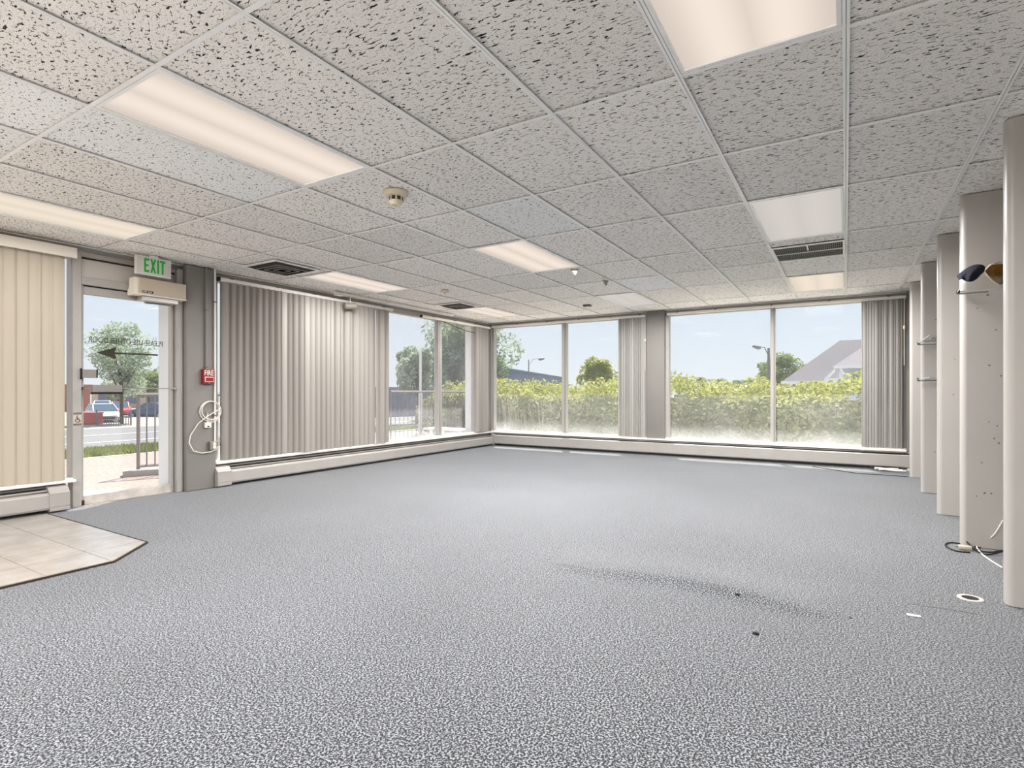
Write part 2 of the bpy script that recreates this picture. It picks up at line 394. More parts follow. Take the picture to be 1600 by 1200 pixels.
MB().box(XL + .02, -3.88, YR + .02, -.42, .001, .012).build('bounce_tiles', 'bounce_ceramic', floor)  # rest of the added bounce floor behind the camera
MB().prism([(-3.885, -.4), (-3.872, -.4), (-3.872, 1.61), (-4.172, 1.938), (-5.86, 1.938), (-5.86, 1.927), (-4.178, 1.927), (-3.885, 1.607)], 'z', 0, .011).build('edge_strip', 'brown_dark', floor)

# --- left wall (solid pieces around openings)
wl = struct('wall_left', 'left wall of taupe painted piers and low sill between windows', 'wall', (XL, 3.3, 0))
MB().box(XL - .25, XL, 3.56, YB + .25, -.03, .245).build('sill_wall', 'wall_paint', wl)
MB().box(XL - .25, XL, 1.0, 2.12, -.03, .245).build('sill_wall', 'wall_paint', wl)
MB().box(XL - .25, XL, YR, -1.6, -.03, ZC + .1).build('wall_panel', 'wall_paint', wl)
MB().box(XL - .25, XL, .85, 1.0, -.03, ZC + .1).build('wall_panel', 'wall_paint', wl)
MB().bbox(XL - .06, -5.945, 3.135, 3.455, 0, ZC, .012, 3).build('pier', 'wall_paint', wl, smooth=True)
MB().box(XL - .27, XL - .061, 3.04, 3.47, -.05, 2.5).build('pilaster', 'exterior_white', wl)
MB().box(XL - .24, XL - .03, 8.56, YB + .25, -.05, 2.5).build('pilaster', 'exterior_white', wl)
MB().box(XL - .03, XL, 8.60, YB + .0, .245, ZC).build('corner_post', 'wall_paint', wl)
MB().box(XL - .25, XL - .02, YR, YB + .25, ZC - .06, ZC + .1).build('header', 'grey_frame', wl)
# --- back wall
wb = struct('wall_back', 'back wall with taupe pier between the two wide windows', 'wall', (-2.7, YB, 0))
MB().box(XL - .03, XR, YB + .02, YB + .25, -.03, .245).build('sill_wall', 'wall_paint', wb)
MB().bbox(-2.865, -2.56, YB - .05, YB + .2, .2, ZC, .008, 2).build('pier', 'wall_paint', wb, smooth=True)
MB().box(.70, XR, YB - .04, YB + .25, .0, ZC).build('wall_panel', 'wall_paint', wb)
MB().box(XL - .03, XR, YB + .02, YB + .25, ZC - .06, ZC + .1).build('header', 'grey_frame', wb)
# --- right and rear walls
wr = struct('wall_right', 'pale wall behind the row of display partitions', 'wall', (XR, 2, 0))
MB().box(XR, XR + .12, YR, YB + .25, 0, ZC + .1).build('wall_panel', 'wall_paint', wr)
wk = struct('wall_rear', 'rear wall behind the viewpoint with shopfront glazing added for daylight', 'wall', (-2, YR, 0))
MB().box(XL, XR, YR - .12, YR, -.03, .06).build('wall_panel', 'wall_paint', wk)
MB().box(XL, XR, YR - .12, YR, 2.36, ZC + .1).build('wall_panel', 'wall_paint', wk)
for a, b in ((XL, -5.9), (-2.3, -2.1), (1.5, XR)): MB().box(a, b, YR - .12, YR, .06, 2.36).build('wall_panel', 'wall_paint', wk)
# --- roof with overhanging eaves outside
ro = struct('roof_slab', 'flat roof with eaves reaching out over the windows', 'roof', (-2.5, 2, ZC + .14))
MB().box(XL - .55, XR + .6, YR - 1.0, YB + .86, ZC + .14, ZC + .45).build('slab_body', 'exterior_white', ro)

# ---------------------------------------------------------------- windows
def window(name, axis, plane, a, b, z0, z1, mulls, label, gm='pane_glass', fw=.06, first=None, last=None):
    """axis 'x': in the wall X=plane running along Y; axis 'y': in the wall Y=plane along X"""
    loc = (plane, (a + b) / 2, z0) if axis == 'x' else ((a + b) / 2, plane, z0)
    t = struct(name, label, 'window', loc)
    sg = -1 if axis == 'x' else 1
    def bx(p0, p1, q0, q1, d0, d1, nm, m, c=0):
        lo, hi = sorted((plane + sg * d0, plane + sg * d1))
        mb = MB(); fn = (lambda *k: mb.bbox(*k, c=c, seg=1)) if c else mb.box
        if axis == 'x': fn(lo, hi, p0, p1, q0, q1)
        else: fn(p0, p1, lo, hi, q0, q1)
        return mb.build(nm, m, t)
    bx(a, b, z1 - .045, z1 + .02, -.01, .09, 'head_frame', 'grey_frame', .004)
    bx(a, b, z0 - .03, z0 + .012, -.03, .10, 'sill_frame', 'white_trim', .004)
    bx(a, a + fw, z0, z1, -.012, .09, 'jamb', 'grey_frame', .004); bx(b - fw, b, z0, z1, -.012, .09, 'jamb', 'grey_frame', .004)
    ed = [a + fw] + [c for mm in mulls for c in mm] + [b - fw]
    for m0, m1 in mulls:
        bx(m0, m1, z0, z1, -.012, .085, 'mullion', 'grey_frame', .004)
        q = m0 + (m1 - m0) * (.32 if axis == 'x' else .7)
        bx(q, q + .010, z0, z1, -.0135, -.011, 'gasket', 'dark_frame')
    for i in range(0, len(ed), 2):
        bx(ed[i] - .005, ed[i + 1] + .005, z0 + .01, z1 - .04, .036, .042, 'pane', gm)
    return t
window('window_1', 'x', XL, 3.465, 8.60, .285, 2.345, [(4.86, 4.95), (6.14, 6.23), (7.435, 7.535)], 'long aluminium framed window in left wall behind grey vertical blind', gm='side_glass')
window('window_2', 'y', YB, -6.03, -2.865, .285, 2.36, [(-4.475, -4.384)], 'aluminium framed back window beside the room corner')
window('window_3', 'y', YB, -2.56, .70, .285, 2.36, [(-.972, -.905)], 'aluminium framed back window with the house beyond it')
window('window_4', 'x', XL, 1.0, 2.172, .265, 2.33, [], 'window behind cream vertical blind left of the door', fw=.012, gm='door_glass')
window('added_window_5', 'y', YR - .06, -5.9, -2.3, .10, 2.35, [(-4.74, -4.66), (-3.54, -3.46)], 'left shopfront window added in the rear wall for daylight', gm='door_glass')  # unseen glazing added to let daylight in from behind the camera
window('added_window_6', 'y', YR - .06, -2.1, 1.5, .10, 2.35, [(-.94, -.86), (.26, .34)], 'right shopfront window added in the rear wall for daylight', gm='door_glass')  # second unseen pane row added for rear daylight
window('added_window_7', 'x', XL, -1.6, .85, .04, 2.33, [(-.42, -.34)], 'other entrance further along the left wall, glazing added for daylight', gm='door_glass')  # out of view; its wide glazing is added to supply more daylight

# ---------------------------------------------------------------- trim ledges along windows
t1 = struct('trim_1', 'white window ledge above the heater on left wall', 'trim', (XL, 5.5, .27))
MB().bbox(XL - .005, XL + .10, 3.462, 9.02, .252, .276, .004, 1).build('ledge', 'white_trim', t1)
t2 = struct('trim_2', 'white window ledge above the long heater on back wall', 'trim', (-2.5, YB, .27))
MB().bbox(XL + .10, .70, YB - .10, YB + .01, .252, .276, .004, 1).build('ledge', 'white_trim', t2)
MB().bbox(.17, .70, YB - .13, YB - .09, .238, .250, .003, 1).build('dark_reveal', 'dark_frame', t2)
t3 = struct('trim_3', 'white window ledge above the heater left of door', 'trim', (XL, 1.6, .26))
MB().bbox(XL - .005, XL + .11, .95, 2.165, .244, .268, .004, 1).build('ledge', 'white_trim', t3)

# ---------------------------------------------------------------- door
dr = struct('door_1', 'glazed aluminium exit door with mirrored lettering on glass', 'door', (XL, 2.65, 0))
def dbox(y0, y1, z0, z1, x0, x1, nm, m='grey_frame', par=None, c=.004):
    return (MB().bbox(x0, x1, y0, y1, z0, z1, c, 1) if c else MB().box(x0, x1, y0, y1, z0, z1)).build(nm, m, par or dr)
dbox(2.165, 2.235, 0, ZC - .05, XL - .08, XL + .03, 'jamb')                      # mullion between blind window and door
dbox(3.03, 3.062, 0.0, 2.06, XL - .055, XL - .002, 'stile')                      # hinge stile
dbox(2.243, 2.262, 0.0, 2.06, XL - .055, XL - .002, 'stile')
dbox(2.262, 3.03, 1.972, 2.045, XL - .055, XL - .002, 'top_rail')
dbox(2.262, 3.03, .004, .095, XL - .055, XL - .002, 'bottom_rail', mat('scuffed', rgb(196, 188, 180), .5, vary=(7, .25)))
dbox(2.255, 3.035, .09, 1.98, XL - .032, XL - .026, 'pane', 'door_glass', c=0)
dbox(3.068, 3.128, 0, ZC - .05, XL - .08, XL + .05, 'jamb')
dbox(3.062, 3.070, 0, 2.06, XL - .05, XL - .03, 'gasket', 'black', c=0)
dbox(2.235, 3.068, 2.055, 2.125, XL - .08, XL + .025, 'transom_bar')
dbox(2.235, 3.068, 2.048, 2.056, XL - .07, XL - .004, 'shadow_gap', 'black', c=0)
dbox(2.235, 3.068, 2.125, 2.300, XL - .04, XL - .01, 'transom_panel', mat('transom_paint', rgb(204, 197, 190), .5), c=.003)
dbox(2.235, 3.068, 2.300, 2.313, XL - .045, XL - .004, 'transom_gasket', 'brown_dark', c=0)
dbox(2.235, 3.068, 2.313, ZC - .05, XL - .08, XL + .02, 'head_frame')
dbox(2.18, 3.10, -.02, .006, XL - .1, XL + .03, 'threshold', 'steel', c=.002)
dbox(2.240, 2.262, .004, .055, XL - .004, XL + .02, 'pivot_block', 'brown_dark')
# push bar, plates
pb = MB().tube([(XL + .06, 2.235, 1.093), (XL + .06, 3.06, 1.093)], .006, 8).build('push_bar', 'steel', dr, smooth=True)
MB().tube([(XL - .01, 2.25, 1.093), (XL + .06, 2.25, 1.093)], .009, 8).build('bracket', 'black', pb)
MB().tube([(XL - .01, 3.045, 1.093), (XL + .06, 3.045, 1.093)], .011, 8).build('bracket', 'beige_plastic', pb)
pd = MB().bbox(XL + .035, XL + .085, 2.30, 2.545, 1.058, 1.125, .004, 2).build('push_paddle', 'wall_paint', dr)
MB().box(XL + .036, XL + .086, 2.30, 2.545, 1.038, 1.057).build('paddle_underside', 'black', pd)
lk = MB().bbox(XL - .002, XL + .05, 2.232, 2.345, 1.19, 1.268, .003, 1).build('lock_box', 'wall_paint', dr)
MB().box(XL - .001, XL + .052, 2.222, 2.231, 1.178, 1.276).build('lock_edge', 'black', lk)
MB().box(XL - .001, XL + .051, 2.346, 2.354, 1.19, 1.268).build('lock_edge', 'black', lk)
# lettering on the outside of the glass: reads from outside, mirrored from here
me = text_mesh('PLEASE USE OTHER DOOR', .079)
for v in me.vertices: v.co = Vector((v.co.z, v.co.x * 1.02, v.co.y))    # text runs along Y: mirrored as seen from inside
xs_ = [v.co.y for v in me.vertices]; mid = (max(xs_) + min(xs_)) / 2; k = .655 / (max(xs_) - min(xs_))
for v in me.vertices: v.co.y = -(v.co.y - mid) * -k
for v in me.vertices: v.co = Vector((v.co.x, -v.co.y, v.co.z))
ml = mesh_obj('lettering', me, 'arrow_vinyl', dr); ml.location = Vector((XL - .0335, 2.637, 1.553)) - BASE[dr.name]
ar = MB()
XA = XL - .034
ar.prism([(2.372, 1.435), (2.545, 1.497), (2.525, 1.437), (2.545, 1.373)], 'x', XA, XA + .001)
ar.prism([(2.525, 1.446), (2.525, 1.428), (2.920, 1.432), (2.920, 1.449)], 'x', XA, XA + .001)
ar.build('arrow', 'arrow_vinyl', dr)
# accessibility sticker
stk = MB().bbox(XL + .0305, XL + .032, 2.168, 2.233, .752, .872, .0005, 1).build('sticker', mat('sticker_grey', rgb(196, 186, 172), .5), dr)
MB().box(XL + .0325, XL + .033, 2.169, 2.232, .852, .871).build('sticker_band', 'dark_frame', stk)
MB().box(XL + .0325, XL + .033, 2.169, 2.232, .753, .770).build('sticker_band', 'dark_frame', stk)
sy = MB(); cy_, cz_ = 2.202, .798; XS = XL + .0335
arc = [(XS, cy_ + .017 * math.cos(a), cz_ + .017 * math.sin(a)) for a in np.linspace(2.2, 6.1, 12)]
sy.tube(arc, .0025, 5); sy.tube([(XS, cy_ - .004, cz_ + .034), (XS, cy_ - .002, cz_ + .008), (XS, cy_ + .014, cz_ + .006), (XS, cy_ + .021, cz_ - .012)], .003, 5)
sy.tube([(XS, cy_ - .003, cz_ + .02), (XS, cy_ + .011, cz_ + .019)], .0022, 5)
sy.lathe([(.0001, -.0015), (.0045, 0), (.0001, .0015)], (XS, cy_ - .004, cz_ + .041), 'x', 8)
sy.build('wheelchair_symbol', 'black', stk)

# ---------------------------------------------------------------- ceiling
xs_c = [1.219 + .002 - .6096 * k for k in range(0, 12)]      # column lines  (C-2 ... C9)
ys_r = [-4.93, -3.71, -2.796, -1.88, -.664, .25, 1.162, 2.367, 3.283, 4.192, 5.420, 6.308, 7.203, 8.378]
ceil = struct('ceiling', 'suspended ceiling of fissured boards in a white grid', 'ceiling', (-2, 2, ZC))
MB().box(XL - .02, XR, YR, YB + .02, ZC + .10, ZC + .12).build('deck', 'void', ceil)
xe = [XR] + xs_c + [XL - .02]; ye = [YR] + ys_r + [YB + .02]
LIGHT_COLS = (2, 6, 10); LIGHT_ROWS = (6, 9, 12, 3)    # index of the lower row line; last row is unseen, added for bounce
tile_cache = {}
def cell_light(ci, ri): return ci in LIGHT_COLS and ri in LIGHT_ROWS
for ri in range(-1, len(ys_r)):
    y0 = ye[ri + 1]; y1 = ye[ri + 2]
    for ci in range(-1, len(xs_c)):
        x1 = xe[ci + 1]; x0 = xe[ci + 2]
        if cell_light(ci, ri): continue
        if ci == 2 and ri == 10: y1_ = 5.672
        else: y1_ = y1
        key = (round(x1 - x0, 3), round(y1_ - y0, 3))
        left = x0 < -2.0 or (ri <= 7 and x0 < -1.5)
        m = 'board_left' if x0 < -2.3 else 'board_warm'
        if (ci, ri) in ((5, 8), (7, 6), (8, 5), (7, 5), (5, 11)): m = 'board_new'
        k2 = key + (m,)
        if k2 not in tile_cache:
            hx, hy = key[0] / 2 - .004, key[1] / 2 - .004
            me = bpy.data.meshes.new('ceiling_tile'); b = MB().box(-hx, hx, -hy, hy, .011, .024)
            me.from_pydata(b.v, [], b.f); me.materials.append(MATS[m]); tile_cache[k2] = me
        o = bpy.data.objects.new('ceiling_tile', tile_cache[k2]); COL.objects.link(o); o.parent = ceil
        o.location = Vector(((x0 + x1) / 2, (y0 + y1_) / 2, ZC)) - BASE[ceil.name]
HW = .0125
for x in xs_c:
    MB().box(x - HW, x + HW, YR, YB + .02, ZC, ZC + .0022).box(x - .001, x + .001, YR, YB, ZC, ZC + .05).build('main_runner', 'tee_white', ceil)
for y in ys_r:
    for ci in range(-1, len(xs_c)):
        x1 = xe[ci + 1]; x0 = xe[ci + 2]
        MB().box(x0 + HW, x1 - HW, y - .0105, y + .0105, ZC + .0004, ZC + .0022).build('cross_tee', 'tee_white', ceil)
MB().box(XL - .02, XL + .02, YR, YB, ZC - .004, ZC + .004).build('wall_angle', 'tee_white', ceil)
MB().box(XL, XR, YB - .022, YB + .02, ZC - .004, ZC + .004).build('wall_angle', 'tee_white', ceil)

# ---------------------------------------------------------------- ceiling light fixtures
LN = {(2, 6): 'large square-cut fluorescent ceiling light nearest the viewer at top right',
      (6, 6): 'long fluorescent ceiling light running towards the smoke detector',
      (10, 6): 'long fluorescent ceiling light above the cream blind',
      (2, 9): 'dim ceiling light panel beside the black return grille',
      (6, 9): 'fluorescent ceiling light in the middle of the ceiling',
      (10, 9): 'fluorescent ceiling light above the spotlight and grey blind',
      (2, 12): 'warm ceiling light beyond the black return grille',
      (6, 12): 'pale ceiling light panel near the pier of back wall',
      (10, 12): 'fluorescent ceiling light by the far room corner',
      (2, 3): 'added ceiling light behind the viewpoint on the partition side', (6, 3): 'added ceiling light behind the viewpoint in mid ceiling', (10, 3): 'added ceiling light behind the viewpoint by the other entrance'}  # unseen row added over the pale floor to brighten the ceiling
for ci in LIGHT_COLS:
    for ri in LIGHT_ROWS:
        x1 = xe[ci + 1]; x0 = xe[ci + 2]; y0 = ye[ri + 1]; y1 = ye[ri + 2]
        lab = LN.get((ci, ri), 'added fluorescent ceiling light behind the viewpoint')
        cx_, cy_ = (x0 + x1) / 2, (y0 + y1) / 2
        t = thing('ceiling_light', (cx_, cy_, ZC), lab, 'ceiling light', 'recessed fluorescent ceiling lights')
        f = MB(); a = .014; w_ = .016
        f.box(x0 + a, x1 - a, y0 + a, y0 + a + w_, ZC + .001, ZC + .03).box(x0 + a, x1 - a, y1 - a - w_, y1 - a, ZC + .001, ZC + .03)
        f.box(x0 + a, x0 + a + w_, y0 + a + w_, y1 - a - w_, ZC + .001, ZC + .03).box(x1 - a - w_, x1 - a, y0 + a + w_, y1 - a - w_, ZC + .001, ZC + .03)
        f.build('frame', 'tee_white', t)
        lm = 'lens_dim' if (ci, ri) in ((2, 9),) else ('lens_warm' if (ci, ri) in ((2, 12), (10, 6)) else 'lens_on')
        if (ci, ri) == (6, 12): lm = 'lens_dim'
        MB().box(x0 + a + w_, x1 - a - w_, y0 + a + w_, y1 - a - w_, ZC + .010, ZC + .014).build('lens', lm, t)
        la = bpy.data.lights.new('tube_lamp', 'AREA'); la.shape = 'RECTANGLE'; la.size = x1 - x0 - .08; la.size_y = y1 - y0 - .08
        la.energy = LAMP_W * (.5 if lm == 'lens_dim' else 1) * {3: 1.25, 6: .55, 9: 1.5, 12: .9}[ri] * {2: 1.35, 6: 1.6, 10: .45 if ri > 6 else .38}[ci]; la.color = (1, .988, .974); la.spread = LAMP_SPREAD
        lo = bpy.data.objects.new('tube_lamp', la); COL.objects.link(lo); lo.parent = t; lo.location = (0, 0, -.001)

# ---------------------------------------------------------------- ceiling devices
def square_diffuser(x, y, h, label):
    t = thing('air_diffuser', (x, y, ZC), label, 'air vent', 'square black ceiling diffusers')
    f = MB(); w_ = .035
    for a, b, c, d in ((-h, h, -h, -h + w_), (-h, h, h - w_, h), (-h, -h + w_, -h + w_, h - w_), (h - w_, h, -h + w_, h - w_)):
        f.box(x + a, x + b, y + c, y + d, ZC - .008, ZC + .001)
    f.build('flange', 'tee_white', t)
    MB().box(x - h + w_, x + h - w_, y - h + w_, y + h - w_, ZC - .0035, ZC - .001).build('throat', 'black', t)
    for k, s in enumerate((h - .05, h - .115, h - .18)):
        if s < .03: continue
        s2 = s - .045; g = MB()
        lp = MB(); q = .007
        for a, b, c, d in ((-s2, s2, -s2, -s2 + q), (-s2, s2, s2 - q, s2), (-s2, -s2 + q, -s2 + q, s2 - q), (s2 - q, s2, -s2 + q, s2 - q)):
            lp.box(x + a, x + b, y + c, y + d, ZC - .0285, ZC - .0245)
        lp.build('louver_lip', 'louver_lip', t)
        v = [(x - s, y - s, ZC - .005), (x + s, y - s, ZC - .005), (x + s, y + s, ZC - .005), (x - s, y + s, ZC - .005)]
        v2 = [(x - s2, y - s2, ZC - .024), (x + s2, y - s2, ZC - .024), (x + s2, y + s2, ZC - .024), (x - s2, y + s2, ZC - .024)]
        v3 = [(p[0], p[1], p[2] + .003) for p in v2]
        g.add(v + v2 + v3, [(0, 1, 5, 4), (1, 2, 6, 5), (2, 3, 7, 6), (3, 0, 4, 7), (4, 5, 9, 8), (5, 6, 10, 9), (6, 7, 11, 10), (7, 4, 8, 11)])
        g.build('louver_ring', mat('louver%d' % k, rgb(58 - 8 * k, 54 - 8 * k, 50 - 8 * k), .6) if ('louver%d' % k) not in MATS else 'louver%d' % k, t)
square_diffuser(-5.25, 3.78, .29, 'square black air diffuser above the grey pier by the door')
square_diffuser(-5.20, 6.87, .25, 'square black air diffuser near the far room corner')

t = thing('return_grille', (-.30, 5.97, ZC), 'black slotted return air grille in white frame', 'air vent')
x0, x1, y0, y1 = -.603, -.004, 5.676, 6.268
f = MB(); w_ = .018
f.box(x0, x1, y0, y0 + w_, ZC - .007, ZC + .004).box(x0, x1, y1 - w_, y1, ZC - .007, ZC + .004)
f.box(x0, x0 + w_, y0 + w_, y1 - w_, ZC - .007, ZC + .004).box(x1 - w_, x1, y0 + w_, y1 - w_, ZC - .007, ZC + .004).build('frame', 'tee_white', t)
MB().box(x0 + w_, x1 - w_, y0 + w_, y1 - w_, ZC + .002, ZC + .003).build('backing', 'black', t)
MB().box(x0 + w_, x1 - w_, (y0 + y1) / 2 - .006, (y0 + y1) / 2 + .006, ZC - .006, ZC + .001).build('divider', 'tee_white', t)
MB().box((x0 + x1) / 2 - .006, (x0 + x1) / 2 + .006, y0 + w_, y0 + .22, ZC - .006, ZC + .001).build('divider', 'tee_white', t)
b = MB()
for k in range(34):
    xx = x0 + w_ + .008 + k * (x1 - x0 - 2 * w_ - .01) / 34
    b.box(xx, xx + .0035, y0 + w_, y1 - w_, ZC - .004, ZC + .001)
tag(b.build('louver_blades', mat('blade_grey', rgb(120, 114, 108), .5), t), kind='stuff')

t = thing('smoke_detector', (-2.60, 2.75, ZC), 'round cream smoke detector with dark slotted head', 'smoke detector')
MB().lathe([(.0001, 0), (.082, 0), (.082, -.012), (.072, -.028), (.05, -.034), (.0001, -.034)], (-2.60, 2.75, ZC + .004), n=28).build('base', 'detector', t, smooth=True)
MB().lathe([(.0001, -.030), (.046, -.030), (.046, -.062), (.0001, -.062)], (-2.60, 2.75, ZC + .004), n=24).build('chamber', 'smoke_dark', t, smooth=True)
hd = MB().lathe([(.0001, -.060), (.048, -.060), (.046, -.070), (.030, -.086), (.0001, -.086)], (-2.60, 2.75, ZC + .004), n=24).build('head', 'detector', t, smooth=True)
for k in range(8):
    a = k * PI / 4
    c_, s_ = math.cos(a), math.sin(a)
    MB().tube([(-2.60 + .047 * c_, 2.75 + .047 * s_, ZC - .024), (-2.60 + .047 * c_, 2.75 + .047 * s_, ZC - .060)], .006, 6).build('rib', 'detector', t)
t = thing('occupancy_sensor', (-4.56, 5.75, ZC), 'small low cream sensor by the second black diffuser', 'sensor')
MB().lathe([(.0001, 0), (.055, 0), (.055, -.02), (.045, -.032), (.0001, -.032)], (-4.56, 5.75, ZC + .004), n=20).build('housing', 'detector', t, smooth=True)
MB().lathe([(.0001, -.030), (.02, -.030), (.014, -.04), (.0001, -.042)], (-4.56, 5.75, ZC + .004), n=12).build('lens', 'steel', t, smooth=True)
def hook(x, y, label, a):
    t = thing('ceiling_hook', (x, y, ZC), label, 'hook', 'small metal ceiling clips', rz=a)
    MB().bbox(-.045, .045, -.012, .012, -.006, 0, .002, 1).build('plate', 'wall_paint', t, local=True)
    MB().prism([(-.03, -.006), (.035, -.006), (.012, -.06), (-.004, -.05)], 'y', -.008, .008).build('clip', 'steel', t, local=True)
hook(-2.55, 5.50, 'small metal clip just beyond the middle ceiling light', .3)
hook(-2.49, 6.25, 'small tilted metal clip further from middle ceiling light', 1.0)
t = thing('ceiling_sensor', (-3.44, 7.89, ZC), 'small flat grey plate on ceiling near back wall', 'sensor')
MB().bbox(-3.50, -3.38, 7.85, 7.93, ZC - .02, ZC + .006, .003, 1).build('plate', 'dark_frame', t)
MB().bbox(-3.47, -3.41, 7.87, 7.91, ZC - .026, ZC - .019, .002, 1).build('cover', 'detector', t)

# ---------------------------------------------------------------- exit sign
XE = -5.86
t = thing('exit_sign', (XE, 2.80, ZC - .20), 'white EXIT sign with green letters hung from ceiling', 'exit sign')
y0, y1, z0, z1 = 2.612, 2.940, 2.208, 2.392
MB().bbox(XE - .035, XE, y0, y1, z0, z1, .006, 2).build('housing', 'white_trim', t)
MB().box(XE + .0002, XE + .0012, y0 + .012, y1 - .012, z0 + .012, z1 - .010).build('face', mat('sign_face', rgb(222, 218, 212), .4), t)
MB().box(XE - .03, XE - .005, 2.74, 2.82, z1 - .001, ZC + .003).build('canopy', 'white_trim', t)
def letter(nm, polys, y, w_, h, zb):
    g = MB()
    for p in polys: g.prism([(y + q[0] * w_, zb + q[1] * h) for q in p], 'x', XE + .0014, XE + .003)
    return g.build(nm, 'green_print', t)
zb, hh = z0 + .028, .136
r = lambda a, b, c, d: [(a, c), (b, c), (b, d), (a, d)]
letter('letter_e', [r(0, .36, 0, 1), r(.36, 1, 0, .17), r(.36, .85, .42, .58), r(.36, 1, .83, 1)], y0 + .074, .046, hh, zb)
letter('letter_x', [[(0, 0), (.33, 0), (.62, .5), (1, 1), (.68, 1), (.36, .55)], [(.67, 0), (1, 0), (.62, .54), (.33, 1), (0, 1), (.37, .45)]], y0 + .130, .054, hh, zb)
letter('letter_i', [r(0, 1, 0, 1)], y0 + .192, .019, hh, zb)
letter('letter_t', [r(.32, .68, 0, .83), r(0, 1, .83, 1)], y0 + .218, .052, hh, zb)
# ---------------------------------------------------------------- door operator
t = thing('door_operator', (-5.95, 2.95, 2.03), 'beige automatic door operator box below the EXIT sign', 'door closer')
OX, oy0, oy1, oz0, oz1 = -5.88, 2.615, 3.10, 2.010, 2.180
MB().bbox(OX - .12, OX, oy0 + .03, oy1, oz0 + .012, oz1, .008, 2).build('cover', 'beige_plastic', t)
MB().prism([(XL + .02, oz0), (OX - .005, oz0), (OX - .005, oz1 - .002), (XL + .06, oz1 - .002), (XL + .05, oz0 + .08), (XL + .02, oz0 + .04)], 'y', oy0, oy0 + .029).build('end_cap', 'cream_plastic', t)
MB().box(OX - .11, OX + .003, oy0 + .03, oy1, oz0, oz0 + .012).build('bottom_lip', 'cream_plastic', t)
pl = MB().bbox(OX + .0002, OX + .0025, oy0 + .065, oy0 + .165, oz0 + .026, oz0 + .046, .0008, 1).build('name_plate', 'black', t)
b = MB()
for k in range(9):
    if k == 4: continue
    b.box(OX + .0026, OX + .0030, oy0 + .072 + k * .009, oy0 + .078 + k * .009, oz0 + .032, oz0 + .040)
b.build('plate_marks', 'cream_plastic', pl)
MB().bbox(XL + .01, XL + .13, 2.70, 3.04, oz0 - .045, oz0 - .002, .004, 1).build('drive_housing', 'alu', t)
MB().tube([(XL + .04, 3.0, oz0 - .05), (XL + .04, 2.76, oz0 - .055)], .009, 6).build('arm', 'steel', t)
# ---------------------------------------------------------------- fire pull station, conduits, boxes, cable on the pier
PX = -5.943
t = thing('fire_alarm_pull', (PX, 3.36, 1.14), 'red FIRE alarm pull station on the taupe pier', 'fire alarm')
MB().bbox(PX - .001, PX + .045, 3.285, 3.405, 1.145, 1.305, .004, 2).build('housing', 'red_plastic', t)
MB().bbox(PX + .045, PX + .056, 3.300, 3.395, 1.165, 1.222, .003, 1).build('handle', 'white_print', t)
MB().box(PX + .0562, PX + .0572, 3.305, 3.390, 1.172, 1.215).build('handle_print', 'red_plastic', t)
MB().lathe([(.0001, 0), (.007, 0), (.007, .004), (.0001, .004)], (PX + .045, 3.35, 1.155), 'x', 10).build('key_lock', 'steel', t)
me = text_mesh('FIRE', .07)
xs_ = [v.co.x for v in me.vertices]; k = .098 / (max(xs_) - min(xs_))
for v in me.vertices: v.co = Vector((v.co.z, v.co.x * k, v.co.y * 1.15))
lo = mesh_obj('lettering', me, 'white_print', t); lo.location = Vector((PX + .0458, 3.347, 1.262)) - BASE[t.name]
def conduit(y, z0, z1, r_, clips, label, m='wall_paint'):
    t = thing('conduit', (PX + .012, y, z0), label, 'conduit', 'thin conduits on the pier')
    MB().tube([(PX + .012, y, z0), (PX + .012, y, z1)], r_, 10).build('pipe', m, t, smooth=True)
    for z in clips: MB().bbox(PX - .001, PX + .026, y - .02, y + .02, z - .006, z + .006, .002, 1).build('clip', 'dark_frame', t)
conduit(3.335, 1.305, ZC, .011, (1.95, 1.33), 'thin painted conduit rising from the red FIRE alarm')
conduit(3.432, .50, ZC, .010, (2.05, .80), 'thin pale conduit rising from the metal outlet box', 'white_trim')
t = thing('phone_jack', (PX, 3.345, .65), 'small cream phone jack on the pier below coiled cable', 'socket')
MB().bbox(PX - .001, PX + .028, 3.315, 3.385, .668, .728, .004, 2).build('housing', 'cream_plastic', t)
MB().box(PX + .0285, PX + .0292, 3.338, 3.362, .676, .690).build('port', 'black', t)
t = thing('outlet_box', (PX, 3.405, .42), 'grey metal outlet box at the foot of the pale conduit', 'socket')
MB().bbox(PX - .001, PX + .048, 3.362, 3.452, .425, .518, .004, 2).build('box', 'steel', t)
for z in (.455, .490):
    o = MB().lathe([(.0001, 0), (.018, 0), (.018, .003), (.0001, .003)], (PX + .048, 3.407, z), 'x', 14).build('receptacle', 'cream_plastic', t)
    MB().box(PX + .0511, PX + .0516, 3.401, 3.403, z - .005, z + .006).box(PX + .0511, PX + .0516, 3.411, 3.413, z - .005, z + .006).build('slot', 'black', o)
pts = []
for i in range(72):
    q = i / 71; a = q * 2 * PI * 2.3 + 4.6; rr = .118 - .022 * q
    pts.append((PX + .010 + .022 * q + .003 * math.sin(i * .35), 3.372 + .018 * q + rr * 1.05 * math.cos(a), .838 + .02 * q + rr * math.sin(a)))
pts += [(PX + .03, 3.33, .79), (PX + .03, 3.24, .72), (PX + .02, 3.165, .60), (PX + .02, 3.15, .52), (PX + .03, 3.19, .43), (PX + .03, 3.28, .40), (PX + .035, 3.37, .405), (PX + .045, 3.43, .43), (PX + .05, 3.44, .46)]
def smooth_pts(p, it=2):
    p = [Vector(q) for q in p]
    for _ in range(it):
        q = [p[0]]
        for a, b in zip(p, p[1:]): q += [a * .75 + b * .25, a * .25 + b * .75]
        p = q + [p[-1]]
    return p
